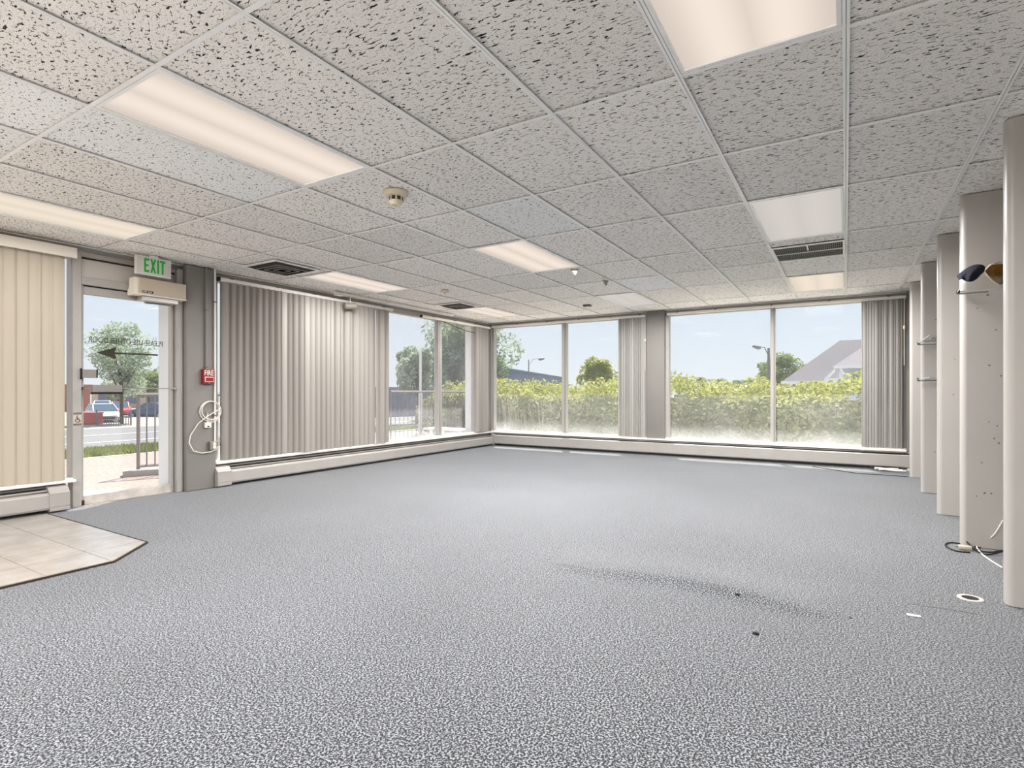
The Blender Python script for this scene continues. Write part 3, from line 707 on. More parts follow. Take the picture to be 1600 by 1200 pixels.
c = MB().tube([(PX + .02, 3.347, .728), (PX + .02, 3.335, .78), (PX + .02, 3.345, .85)] + pts, .0055, 6).build('coiled_cable', 'cable_white', smooth=True)
tag(c, 'white cable coiled on the pier and looping down to the outlet', 'cable')

# ---------------------------------------------------------------- baseboard heaters
def heater_x(y0, y1, label, caps, seams, slot):
    t = thing('baseboard_heater', (XL, (y0 + y1) / 2, 0), label, 'heater', 'cream baseboard heaters')
    f = XL + .155
    prof = [(XL, .03), (f - .02, .03), (f - .005, .05), (f - .005, .165), (f - .03, .205), (XL, .215)]
    s0 = y0
    for s in seams + [y1]:
        MB().prism([(p[0], p[1]) for p in [(f - .035, .045), (f - .008, .035), (f, .052), (f, .160), (f - .012, .172), (f - .032, .180), (f - .036, .176)]], 'y', s0 + .001, s - .001).build('front_panel', 'heater', t)
        s0 = s
    MB().prism([(XL, .222), (f - .088, .214), (f - .080, .220), (XL + .0, .243)], 'y', y0, y1).build('top_hood', 'heater', t)
    MB().prism([(f - .058, .196), (f - .046, .190), (f - .044, .195), (f - .058, .202)], 'y', y0, y1).build('damper_blade', 'heater', t)
    MB().box(XL + .006, f - .04, y0, y1, .05, .165).build('fin_core', 'heater_dark', t)
    MB().box(XL, XL + .004, y0, y1, .02, .24).build('back_plate', 'heater', t)
    for a, b in caps:
        g = f + .006
        MB().prism([(XL, .012), (g - .012, .012), (g, .02), (g, .172), (g - .05, .222), (XL, .246)], 'y', a, b).build('end_cap', 'heater', t)
        MB().box(g - .001, g + .002, a, b, .168, .172).build('cap_rib', 'heater', t)
        MB().box(g - .001, g + .003, a, b, .060, .064).build('cap_rib', 'heater', t)
    return t
heater_x(3.47, 8.94, 'long cream baseboard heater under the grey vertical blind', [(3.44, 3.60)], [4.94], 1)
heater_x(.9, 2.0, 'short cream baseboard heater under the cream blind', [(1.955, 2.10)], [], 1)
t = thing('baseboard_heater', (-2.6, YB, 0), 'very long cream baseboard heater under the back windows', 'heater', 'cream baseboard heaters')
g = YB - .15
for a, b in ((XL + .155, -2.7), (-2.7, .98)):
    MB().prism([(g + .03, .05), (g + .008, .045), (g, .058), (g, .205), (g + .012, .214), (g + .03, .214)], 'x', a, b - .002).build('front_panel', 'heater', t)
MB().prism([(YB + .02, .249), (g + .045, .236), (g + .05, .228), (YB + .02, .236)], 'x', XL + .02, .98).build('top_hood', 'heater', t)
MB().box(XL + .02, .98, g + .05, YB + .02, .06, .20).build('fin_core', 'heater_dark', t)
MB().box(XL + .10, XL + .17, g + .003, YB, .02, .235).build('corner_cover', 'heater', t)

# ---------------------------------------------------------------- vertical blinds
def slat_mesh(w_, z0, z1, bow=.014, n=5, nz=1):
    vs_, fs = [], []; th = .0012
    zs = [z0 + (z1 - z0) * k / nz for k in range(nz + 1)]
    for side in (0, 1):
        for z in zs:
            for i in range(n):
                u = i / (n - 1) - .5; vs_.append((bow * (1 - 4 * u * u) + side * th, u * w_, z))
    m = n * (nz + 1)
    for j in range(nz):
        for i in range(n - 1):
            a = j * n + i; fs.append((a, a + 1, a + 1 + n, a + n)); fs.append((m + a, m + a + n, m + a + 1 + n, m + a + 1))
        for i in (0, n - 1):
            a = j * n + i; fs.append((a, a + n, m + a + n, m + a))
    me = bpy.data.meshes.new('slat'); me.from_pydata(vs_, [], fs)
    for p in me.polygons: p.use_smooth = True
    return me
def blind(name_label, slats, z0, z1, m, rail, axis, plane, clips=(), group='vertical window blinds', valance=None, w_=.09, wand=None):
    """slats: list of (position along wall, angle from wall plane, offset from plane)"""
    mid = (rail[0] + rail[1]) / 2
    loc = (plane, mid, z0) if axis == 'x' else (mid, plane, z0)
    t = thing('vertical_blind', loc, name_label, 'blind', group)
    me = slat_mesh(w_, 0, z1 - z0); me.materials.append(MATS[m])
    for (p, a, off) in slats:
        o = bpy.data.objects.new('slat', me); COL.objects.link(o); o.parent = t
        wp = Vector((plane + off, p, z0)) if axis == 'x' else Vector((p, plane - off, z0))
        o.location = wp - Vector(loc); o.rotation_euler = (0, 0, a + (0 if axis == 'x' else -PI / 2))
    def bx(p0, p1, d0, d1, q0, q1, nm, mm, c=.003):
        lo, hi = (plane + d0, plane + d1) if axis == 'x' else (plane - d1, plane - d0)
        mb = MB()
        if axis == 'x': mb.bbox(lo, hi, p0, p1, q0, q1, c, 1)
        else: mb.bbox(p0, p1, lo, hi, q0, q1, c, 1)
        return mb.build(nm, mm, t)
    hr = bx(rail[0], rail[1], -.022, .022, z1 + .004, z1 + .04, 'headrail', 'white_trim')
    for c in clips: bx(c - .018, c + .018, -.03, .026, z1 + .036, z1 + .052, 'clip', 'dark_frame')
    bx(rail[0] - .01, rail[0] + .012, -.024, .024, z1 + .0, z1 + .042, 'end_cap', 'brown_dark')
    if valance: bx(valance[0], valance[1], .05, .062, valance[2], valance[3], 'valance', 'slat_cream_solid')
    if wand:
        q = (plane + .03, wand, z1) if axis == 'x' else (wand, plane - .03, z1)
        MB().tube([q, (q[0], q[1], z1 - .9)], .004, 6).build('cord', 'cable_white', t)
        MB().lathe([(.0001, 0), (.012, .01), (.014, .05), (.0001, .06)], (q[0], q[1], z1 - .42), n=10).build('cord_weight', 'cream_plastic', t, smooth=True)
    return t
mat('slat_cream_solid', rgb(226, 218, 206), .5)
rs = random.Random(3)
S = []
n_ = 31
for k in range(n_):
    y = 3.545 + k * (6.055 - 3.545) / (n_ - 1)
    a = -.80 + .12 * math.sin(k * .55 + .5) + rs.uniform(-.13, .13)
    if k in (9, 13): a = -.15 + rs.uniform(-.05, .05)
    if k in (18, 20, 22): a = .40 + rs.uniform(-.05, .08)
    if k in (27, 28): a = .22 + rs.uniform(-.05, .08)
    S.append((y, a, rs.uniform(-.004, .004)))
blind('wide grey-beige vertical blind across the left window', S, .292, 2.290, 'slat_grey', (3.475, 6.20), 'x', -5.935, clips=[3.62, 4.2, 4.75, 5.4, 6.0], w_=.098)
S = [(1.02 + k * .0845, -.10 + rs.uniform(-.05, .05), rs.uniform(-.003, .003)) for k in range(13)]
blind('closed cream vertical blind with valance left of the door', S, .272, 2.270, 'slat_cream', (.95, 2.11), 'x', -5.955, valance=(.9, 2.155, 2.258, 2.352), w_=.098)
S = [(8.50 + k * .052, [-1.15, -.75, -.95, -.55, -.8, -.6, -.5][k], rs.uniform(-.006, .006)) for k in range(7)]
blind('narrow bunch of grey slats at the room corner', S, .292, 2.285, 'slat_grey', (6.9, 8.93), 'x', -5.965, clips=[7.2, 7.8, 8.4], w_=.09)
S = [(-3.335 + k * .036, 1.32 + rs.uniform(-.32, .22), rs.uniform(-.010, .010)) for k in range(13)]
blind('bunch of grey slats beside the back pier', S, .292, 2.315, 'slat_stack', (-6.0, -2.885), 'y', 9.035, clips=[-5.4, -4.75, -4.1, -3.5, -2.98], w_=.09, wand=-2.875)
S = [(.205 + k * .034, 1.02 + rs.uniform(-.45, .45), rs.uniform(-.008, .008)) for k in range(14)]
blind('bunch of grey slats at the right end of back windows', S, .292, 2.315, 'slat_stack', (-2.53, .695), 'y', 9.035, clips=[-2.35, -1.75, -.95, -.2, .5], w_=.09, wand=.672)

# drooping wire at the top of the left window
tag(MB().tube(smooth_pts([(XL + .025, 7.56, 2.29), (XL + .03, 7.9, 2.23), (XL + .03, 8.2, 2.19), (XL + .022, 8.52, 2.18)]), .006, 6).build('hanging_wire', 'cable_black', smooth=True),
    'thin dark wire drooping across top of left window', 'cable')
# ---------------------------------------------------------------- track spotlight
t = thing('track_spotlight', (-5.87, 5.25, ZC), 'grey cylinder spotlight on a white ceiling track over the blind', 'spotlight')
MB().bbox(-5.865, -5.83, 5.0, 7.6, ZC - .035, ZC - .001, .003, 1).build('track', 'white_trim', t)
MB().bbox(-5.875, -5.82, 5.02, 5.13, ZC - .055, ZC - .034, .003, 1).build('adapter', 'white_trim', t)
MB().tube([(-5.847, 5.28, ZC - .03), (-5.847, 5.28, ZC - .125)], .007, 8).build('stem', 'steel', t)
v = Vector((.32, .92, .10)).normalized(); c = Vector((-5.847, 5.28, ZC - .165))
hd = MB().tube([c - v * .085, c - v * .08, c + v * .085], [.03, .043, .045], 20, cap=True).build('head', mat('spot_beige', rgb(142, 135, 124), .5), t, smooth=True)
MB().tube([c + v * .0855, c + v * .09], [.045, .045], 20).build('rim', 'brown_dark', hd)

# ---------------------------------------------------------------- display partitions along the right
FY = [3.58, 4.82, 5.94, 7.14, 8.33]
FL = ['nearest white display partition at the right edge of picture', 'white display partition just behind the nearest one',
      'middle of the five white display partitions', 'fourth white display partition counting from the viewer', 'white display partition closest to the back wall']
for i, y in enumerate(FY):
    t = thing('display_partition', (.9, y, 0), FL[i], 'partition', 'white bullnosed display partitions')
    th = .10; r_ = .032
    poly = [(XR - .01, y), (.68 + r_, y)]
    poly += [(.68 + r_ - r_ * math.sin(a), y + r_ - r_ * math.cos(a)) for a in np.linspace(0, PI / 2, 7)[1:]]
    poly += [(.68 + r_ - r_ * math.cos(a), y + th - r_ + r_ * math.sin(a)) for a in np.linspace(0, PI / 2, 7)]
    poly += [(XR - .01, y + th)]
    bod = MB().prism(poly, 'z', .004, ZC + .004).build('panel', 'fin_paint', t, smooth=True)
    b = MB()
    for k in range([14, 26, 9, 5, 3][i]):
        xx = rs.uniform(.76, 1.1); zz = rs.uniform(.25, 2.1)
        b.lathe([(.0001, 0), (rs.uniform(.004, .007), 0), (.003, .0008), (.0001, .001)], (xx, y - .0008, zz), 'y', 8)
    b.build('screw_holes', 'dark_frame', t)
    MB().box(.70, XR - .01, y + .002, y + th, ZC - .006, ZC - .002).build('top_gap', 'dark_frame', t)
    MB().box(.72, XR - .01, y + .004, y + th - .004, 0, .006).build('bottom_gap', 'dark_frame', t)

def shelf(loc, rz, sx, sy, label, brackets):
    t = thing('glass_shelf', loc, label, 'shelf', 'glass shelves between partitions', rz=rz)
    MB().bbox(0, sx, -sy, 0, 0, .008, .002, 1).build('glass_plate', 'shelf_glass', t, local=True)
    MB().box(-.002, .0, -sy, 0, 0, .008).build('front_edge', 'glass_edge', t, local=True)
    MB().box(0, sx, -.0, .003, 0, .008).build('rear_edge', 'glass_edge', t, local=True)
    for bx_, by_ in brackets:
        MB().tube([(bx_, by_, -.012), (bx_ + .16, by_, -.012)], .006, 6).build('bracket', 'steel', t, local=True)
    MB().lathe([(.0001, -.015), (.010, -.013), (.010, .012), (.0001, .014)], (.004, -.01, .004), n=10).build('corner_clip', 'black', t, local=True)
    return t
sh = shelf((.655, 4.80, 1.742), -.04, .75, .52, 'glass shelf holding the navy cloth and tan pouch', [(.0, -.02)])
shelf((.640, 7.06, 1.56), 0, .7, .95, 'upper of the two far glass shelves', [(.0, -.02), (0, -.5)])
shelf((.640, 7.06, 1.185), 0, .7, .95, 'lower of the two far glass shelves', [(.0, -.02), (0, -.5)])
t = thing('shelf_clamp', (.80, 6.75, 1.57), 'small grey clamp lying on the upper far glass shelf', 'clamp')
MB().bbox(.70, .86, 6.60, 6.66, 1.571, 1.590, .004, 1).build('body', 'steel', t)
MB().bbox(.78, .86, 6.59, 6.67, 1.588, 1.612, .004, 1).build('jaw', 'dark_frame', t)

# crumpled cloth and pouch on the shelf
def crumple(name, c, size, m, seed, label=None, cat=None, parent=None, sub=4, amp=.35, squash=None):
    bm = bmesh.new(); bmesh.ops.create_icosphere(bm, subdivisions=sub, radius=1)
    r0 = random.Random(seed); ph = [(Vector((r0.gauss(0, 1), r0.gauss(0, 1), r0.gauss(0, 1))) * r0.uniform(1.5, 4.5), r0.uniform(0, 6)) for _ in range(9)]
    for v in bm.verts:
        d = sum(math.sin(v.co.dot(k) + p) for k, p in ph) / 9
        n_ = v.co.normalized(); q = n_ * (1 + amp * d)
        if q.z < -.55: q.z = -.55 + (q.z + .55) * .1
        v.co = Vector((c[0] + q.x * size[0], c[1] + q.y * size[1], c[2] + (q.z + .55) * size[2]))
    mb = MB().bm(bm); o = mb.build(name, m, parent, smooth=True)
    if label: tag(o, label, cat)
    return o
def cloth(name, verts2, label):
    pass
# navy cloth: folded drape spilling to the left over the shelf edge
def drape(name, rows, m, th=.012):
    """rows: list of polylines (world points) forming a thick sheet"""
    n = len(rows[0]); vs_ = [p for r_ in rows for p in r_]
    me_v = [Vector(p) for p in vs_]; k = len(me_v); fs = []
    for j in range(len(rows) - 1):
        for i in range(n - 1):
            a = j * n + i; fs.append((a, a + 1, a + n + 1, a + n))
    me = bpy.data.meshes.new(name); me.from_pydata(me_v, [], fs)
    o = mesh_obj(name, me, m, None, True)
    s_ = o.modifiers.new('thickness', 'SOLIDIFY'); s_.thickness = th; s_.offset = 0
    b_ = o.modifiers.new('smooth', 'SUBSURF'); b_.levels = 2; b_.render_levels = 2
    return o
D = 3.33   # viewing depth of the shelf goods
def P(px, py, d): return at(px, py, d)
rows = [[P(1495, 431, 3.56), P(1503, 425, 3.57), P(1511, 419, 3.58), P(1521, 414, 3.58), P(1530, 413, 3.58), P(1539, 416, 3.58)],
        [P(1494, 432, 3.48), P(1504, 427, 3.44), P(1512, 420, 3.46), P(1522, 417, 3.44), P(1532, 414, 3.47), P(1540, 419, 3.50)],
        [P(1496, 435, 3.40), P(1503, 431, 3.32), P(1512, 426, 3.36), P(1521, 425, 3.30), P(1531, 422, 3.36), P(1538, 426, 3.44)],
        [P(1498, 437, 3.36), P(1502, 433, 3.28), P(1507, 437, 3.30), P(1514, 431, 3.24), P(1524, 436, 3.28), P(1531, 429, 3.38)],
        [P(1499, 438, 3.34), P(1503, 434, 3.26), P(1508, 439, 3.28), P(1514, 441, 3.22), P(1522, 440, 3.26), P(1528, 433, 3.36)]]
tag(drape('navy_cloth', rows, 'navy_cloth'), 'crumpled navy cloth hanging over the glass shelf edge', 'cloth')
t = thing('tan_pouch', P(1560, 446, 3.57), 'tan leather pouch with pale stitched edge on glass shelf', 'pouch')
prof = [(1537, 424), (1546, 414), (1556, 410), (1570, 411), (1586, 412), (1588, 430), (1580, 444), (1568, 445), (1560, 446), (1550, 439), (1542, 431)]
A = [P(x, y, 3.57) for x, y in prof]; Bk = [P(x, y, 3.63) for x, y in prof]
cen = sum(A, Vector()) / len(A); cenb = sum(Bk, Vector()) / len(Bk)
Am = [cen + (p - cen) * .62 - CF * .02 for p in A]
g = MB(); n_ = len(A)
g.add([*A, *Am, *Bk, cen - CF * .016, cenb], [(i, (i + 1) % n_, n_ + (i + 1) % n_, n_ + i) for i in range(n_)] + [(n_ + i, n_ + (i + 1) % n_, 3 * n_) for i in range(n_)] + [(i, 2 * n_ + i, 2 * n_ + (i + 1) % n_, (i + 1) % n_) for i in range(n_)] + [(2 * n_ + i, 3 * n_ + 1, 2 * n_ + (i + 1) % n_) for i in range(n_)])
g.build('body', 'tan_leather', t, smooth=False)
MB().tube([p - CF * .006 for p in A[7:] + A[:6]], .0045, 6).build('stitched_edge', 'cable_white', t)
MB().tube(smooth_pts([P(1536, 421, 3.545), P(1533, 424, 3.545), P(1535, 427, 3.545), P(1539, 423, 3.545), P(1549, 412, 3.545), P(1575, 412, 3.545)]), .003, 6).build('drawstring', 'cable_white', t)

# ---------------------------------------------------------------- things on the floor
def cable(pts, r_, m, name, label, parent=None):
    o = MB().tube(smooth_pts(pts, 3), r_, 6).build(name, m, parent, smooth=True)
    if label: tag(o, label, 'cable')
    return o
def fl(px, py, z=.006):
    d = (EYE - z) / ((py - HOR) / FPX); return at(px, py, d)
cable([fl(1568, 861, .02), fl(1545, 868), fl(1525, 862), fl(1512, 848, .03), fl(1503, 840, .04), fl(1500, 842, .02), fl(1508, 849), fl(1522, 858), fl(1545, 864), fl(1566, 860)], .005, 'cable_black', 'black_cable', 'black power cable tangled at foot of second partition')
cable([fl(1532, 856), fl(1505, 850), fl(1484, 847), fl(1475, 851), fl(1482, 857), fl(1498, 862), fl(1516, 863)], .005, 'cable_black', 'looped_cable', 'black cable looping out left onto the carpet')
cable([at(1567, 813, 3.62), at(1553, 838, 3.66), fl(1535, 848, .03), fl(1524, 853), fl(1532, 864), fl(1545, 874), fl(1566, 887)], .0045, 'cable_white', 'white_cable', 'white cable hanging down behind nearest partition onto the carpet')
t = thing('cord_plug', fl(1508, 858, 0), 'beige plug lying among the black cables', 'plug')
p = fl(1508, 859, .0); MB().bbox(p.x - .035, p.x + .035, p.y - .022, p.y + .022, .002, .028, .006, 2).build('body', 'beige_plastic', t, smooth=True)
MB().box(p.x - .05, p.x - .034, p.y - .008, p.y - .004, .012, .018).box(p.x - .05, p.x - .034, p.y + .004, p.y + .008, .012, .018).build('prongs', 'steel', t)
for i in range(6):
    a = fl(1378 + 7 * i, 735 + rs.uniform(-3, 3), .01)
    pts = [a + Vector((.16 * math.cos(q * 1.3 + i), .055 * math.sin(q * 1.7 + i * 2), .012 + .02 * abs(math.sin(q + i)))) for q in range(9)]
    cable(pts, .007, 'cable_white' if i % 3 else 'cable_black', 'tangled_cable', ['dark cable at left end of the tangle under back heater', 'pale cable left of middle in the tangle under back heater', 'pale cable in the middle of the tangle under back heater',
          'second dark cable in the tangle under back heater', 'pale cable right of middle in the tangle under back heater', 'pale cable nearest the last partition in the tangle'][i])
cable([at(1386, 734, 7.6), at(1389, 729, 7.6), at(1394, 728, 7.6), at(1398, 735, 7.6)], .009, 'cable_white', 'arched_cable', 'white cable arching up from the tangle by the back heater')
cable([fl(1270, 729), fl(1310, 735), fl(1340, 740), fl(1380, 742), fl(1420, 745)], .004, 'cable_black', 'floor_cable', 'thin dark cable running along carpet below the back heater')
t = thing('cord_plug', fl(1421, 735, 0), 'cream adapter standing against the last partition', 'plug')
p = fl(1420, 736, 0); MB().bbox(p.x - .05, p.x + .03, p.y - .03, p.y + .03, .001, .09, .008, 2).build('body', 'cream_plastic', t)
MB().bbox(p.x - .09, p.x - .05, p.y - .02, p.y + .02, .001, .05, .006, 1).build('plug_end', 'cream_plastic', t)
p = fl(1516, 935, 0)
t = thing('floor_outlet', (p.x, p.y, 0), 'round open floor outlet with a pale ring in the carpet', 'floor outlet')
MB().lathe([(.036, .0005), (.036, .004), (.054, .004), (.056, .0005)], (p.x, p.y, 0), n=28).build('ring', mat('ring_grey', rgb(200, 192, 184), .4), t, smooth=True)
MB().lathe([(.0001, .0015), (.040, .0015), (.040, .0025), (.0001, .0025)], (p.x + .004, p.y, 0), n=24).build('hole', 'black', t)
for (ax, ay), (bx_, by_) in (((1412, 941), (1536, 960)), ((1332, 907), (1396, 920)), ((1240, 895), (1288, 901)), ((856, 880), (905, 888)), ((1192, 948), (1310, 962))):
    A_, B_ = fl(ax, ay, .002), fl(bx_, by_, .002); nn = (B_ - A_).cross(Vector((0, 0, 1))).normalized() * .0025
    z_ = max(ridge_h(A_.x, A_.y), ridge_h(B_.x, B_.y)) + .002
    MB().add([tuple((A_ - nn)[:2]) + (z_,), tuple((B_ - nn)[:2]) + (z_,), tuple((B_ + nn)[:2]) + (z_,), tuple((A_ + nn)[:2]) + (z_,)], [(0, 1, 2, 3)]).build('carpet_seam', 'dark_frame', floor)
def debris(px, py, s, m, name, label, cat, seed, flat=.5):
    p = fl(px, py, 0); zz = ridge_h(p.x, p.y); p = fl(px, py, zz); return crumple(name, (p.x, p.y, ridge_h(p.x, p.y) - .001), (s, s * .6, s * flat), m, seed, label, cat, sub=2, amp=.5)
debris(1181, 991, .014, 'black', 'black_scrap', 'black scrap on carpet in front of the wrinkle', 'scrap', 4)
debris(1152, 926, .013, 'black', 'dark_fluff', 'dark bit of fluff on the carpet wrinkle', 'scrap', 5)
debris(1329, 966, .007, 'black', 'dark_speck', 'small dark speck on carpet between scrap and floor outlet', 'scrap', 6)
p = fl(1428, 963, 0)
tag(MB().bbox(p.x - .028, p.x + .028, p.y - .010, p.y + .010, .001, .007, .003, 2).build('white_chip', 'white_print', smooth=True), 'white plastic chip on carpet left of the floor outlet', 'scrap').rotation_euler = (0, 0, 0)

# ================================================================== outdoors
def ground_strip(name, x0, x1, z0, z1, y0, y1, m, label, cat, n=1):
    g = MB(); g.add([(x0, y0, z0), (x1, y0, z1), (x1, y1, z1), (x0, y1, z0), (x0, y0, z0 - .1), (x1, y0, z1 - .1), (x1, y1, z1 - .1), (x0, y1, z0 - .1)],
                    [(0, 1, 2, 3), (7, 6, 5, 4), (0, 4, 5, 1), (1, 5, 6, 2), (2, 6, 7, 3), (3, 7, 4, 0)])
    return tag(g.build(name, m), label, cat, kind='structure')
XO = XL - .25
ground_strip('ground', -140, 160, -1.62, -1.62, -120, 300, 'lot', 'pale open ground of the neighbourhood', 'ground')
ground_strip('walkway', -11.4, XO, -.12, -.055, -20, 11.2, 'slab', 'pebbled concrete walkway outside the left wall', 'walkway')
ground_strip('kerb_strip', -11.65, -11.4, -.125, -.115, -20, 40, 'concrete', 'pale concrete edge of the walkway', 'kerb')
ground_strip('verge', -15.2, -11.65, -.32, -.13, -20, 40, 'grass', 'green grass verge beside the street', 'grass')
ground_strip('street', -38, -15.2, -1.15, -.42, -20, 80, 'asphalt', 'sunlit grey street beyond the verge', 'street')
ground_strip('parking_lot', -140, -38, -1.55, -1.16, -60, 120, 'lot', 'pale sunlit parking lot across the street', 'parking lot')
ground_strip('bounce_paving', XO, 30, -.12, -.06, YB + .25, 16.0, mat('bounce_concrete', rgb(228, 224, 218), .9, vary=(4, .05)), 'unseen paved strip made pale for light bounce, between back windows and hedge', 'ground')  # hidden by the sill; paleness chosen to throw sunlight up to the ceiling
ground_strip('bounce_forecourt', XO, 8, -.12, -.12, -22, YR - .12, 'bounce_concrete', 'pale concrete ground added to bounce sunlight in through the rear windows', 'ground')  # added out of view as a pale reflector for the rear glazing
ground_strip('yard', -11.4, XO, -.14, -.12, 11.2, 30, 'lot', 'bright paved yard past the end of walkway', 'yard')
for xx, zz in ((-20.5, -.59), (-27.0, -.798)):
    tag(MB().box(xx - .10, xx + .10, -18, 58, zz - .06, zz + .02).build('road_line', 'road_paint'), 'white painted line along the street, ' + ('near side' if xx > -22 else 'far side'), 'road marking', kind='structure')
ramp = MB().prism([(-8.0, 2.1), (-6.35, 2.45), (-6.35, 3.1), (-6.9, 3.1)], 'z', -.075, -.045).build('door_pad', 'concrete')
tag(ramp, 'pale concrete pad outside the exit door', 'walkway', kind='structure')
# grass blades on the verge
def blades(n, x0, x1, y0, y1, zf, h):
    v = np.zeros((n * 3, 3)); xs = RNG.uniform(x0, x1, n); ys = RNG.uniform(y0, y1, n); zs = np.array([zf(x) for x in xs]); a = RNG.uniform(0, PI, n)
    hh = h * RNG.uniform(.5, 1.2, n)
    v[0::3] = np.c_[xs - .03 * np.cos(a), ys - .03 * np.sin(a), zs]; v[1::3] = np.c_[xs + .03 * np.cos(a), ys + .03 * np.sin(a), zs]
    v[2::3] = np.c_[xs + RNG.normal(0, .04, n), ys + RNG.normal(0, .04, n), zs + hh]
    me = bpy.data.meshes.new('grass_blades'); me.from_pydata([tuple(q) for q in v], [], [(3 * i, 3 * i + 1, 3 * i + 2) for i in range(n)]); return me
tag(mesh_obj('grass_blades', blades(12000, -15.15, -11.7, 2, 14, lambda x: -.13 - (-11.65 - x) * .19 / 3.55, .11), 'grass'), 'short grass blades along the street verge', 'grass', kind='stuff')

# ---------------------------------------------------------------- railings
def railing(xa, ya, xb, yb, z0, z1, label, n, post_every):
    t = thing('railing', (xa, ya, z0), label, 'railing', 'metal railings along the walkway')
    A = Vector((xa, ya, 0)); B = Vector((xb, yb, 0))
    def tb(p, q, s, nm): return MB().tube([p, q], s, 4).build(nm, 'rail_metal', t)
    up = Vector((0, 0, 1))
    tb(A + up * z1, B + up * z1, .026, 'top_rail'); tb(A + up * (z0 + .10), B + up * (z0 + .10), .018, 'bottom_rail')
    for i in range(n + 1):
        p = A.lerp(B, i / n)
        if i % post_every == 0: tb(p + up * (z0 - .04), p + up * z1, .024, 'post')
        else: tb(p + up * (z0 + .1), p + up * z1, .010, 'baluster')
    return t
railing(-8.27, 3.72, -7.75, 4.75, -.06, 1.02, 'grey metal railing seen through the exit door', 12, 4)
railing(-8.62, 8.95, -8.62, 11.75, -.09, 1.06, 'grey metal railing seen through the left window', 20, 10)
k = MB().prism([(-8.42, 3.60), (-8.20, 3.50), (-7.55, 4.75), (-7.78, 4.95)], 'z', -.08, .0).build('railing_footing', 'concrete'); tag(k, 'low concrete footing under the railing by the door', 'footing', kind='structure')
# bench near the hedge end
bp_ = at(712, 668, 12.4)
t = thing('slatted_bench', (bp_.x, bp_.y, -.13), 'low white slatted bench outside left window by hedge', 'bench')
for k in range(3): MB().bbox(bp_.x - .8, bp_.x + .7, bp_.y - .2 + k * .16, bp_.y - .08 + k * .16, .18, .22, .004, 1).build('slat', 'house_trim', t)
for sx in (-.6, .5): MB().box(bp_.x + sx, bp_.x + sx + .08, bp_.y - .2, bp_.y + .24, -.13, .18).build('leg', 'house_trim', t)

# ---------------------------------------------------------------- foliage
def leaf_cloud(points, normals, size, jitter=.6):
    """quads with random tilt; arrays n x 3"""
    n = len(points); a = RNG.normal(0, 1, (n, 3)); a /= np.linalg.norm(a, axis=1)[:, None]
    b = RNG.normal(0, 1, (n, 3)); b -= a * (a * b).sum(1)[:, None]; b /= np.linalg.norm(b, axis=1)[:, None]
    s = size * RNG.uniform(.55, 1.3, n)[:, None]
    v = np.empty((n * 4, 3)); v[0::4] = points - a * s; v[1::4] = points + b * s * .45; v[2::4] = points + a * s; v[3::4] = points - b * s * .45
    return v
def leaf_obj(name, v, m, parent=None, kind='stuff'):
    b = np.array(BASE[parent.name]) if parent is not None else np.zeros(3)
    n = len(v) // 4; me = bpy.data.meshes.new(name)
    me.vertices.add(len(v)); me.vertices.foreach_set('co', (v - b).astype(np.float32).ravel())
    me.loops.add(n * 4); me.loops.foreach_set('vertex_index', np.arange(n * 4, dtype=np.int32))
    me.polygons.add(n); me.polygons.foreach_set('loop_start', np.arange(0, n * 4, 4, dtype=np.int32)); me.polygons.foreach_set('loop_total', np.full(n, 4, dtype=np.int32))
    me.update(calc_edges=True)
    o = mesh_obj(name, me, m, parent); tag(o, kind=kind); return o
def blob_points(c, rad, n, shell=.55):
    d = RNG.normal(0, 1, (n, 3)); d /= np.linalg.norm(d, axis=1)[:, None]
    r_ = (shell + (1 - shell) * RNG.uniform(0, 1, n) ** .6)[:, None]
    return np.array(c) + d * r_ * np.array(rad)
def tree(label, base, crown, m, n, leaf, trunk_r, blobs, group='trees outdoors', lean=0):
    """base point, crown = (centre, radii)"""
    t = thing('tree', tuple(base), label, 'tree', group)
    c, rad = np.array(crown[0]), np.array(crown[1]); pts = []
    bl = []
    for k in range(blobs):
        d = RNG.normal(0, 1, 3); d /= np.linalg.norm(d); q = c + d * rad * RNG.uniform(.35, .78); s = rad * RNG.uniform(.17, .36)
        bl.append(q); pts.append(blob_points(q, s, n // blobs))
    leaf_obj('foliage', leaf_cloud(np.vstack(pts), None, leaf), m, t)
    top = Vector(c); bs = Vector(base)
    MB().tube([bs, bs.lerp(top, .45), bs.lerp(top, .8), top + Vector((0, 0, float(rad[2]) * .3))], [trunk_r, trunk_r * .8, trunk_r * .55, trunk_r * .25], 8).build('trunk', 'bark', t, smooth=True)
    for q in bl[:9]:
        s = bs.lerp(top, .45 + .4 * RNG.uniform()); MB().tube([s, s.lerp(Vector(q), .5) + Vector((0, 0, .15)), Vector(q)], [trunk_r * .45, trunk_r * .3, trunk_r * .12], 6).build('branch', 'bark', t, smooth=True)
    return t
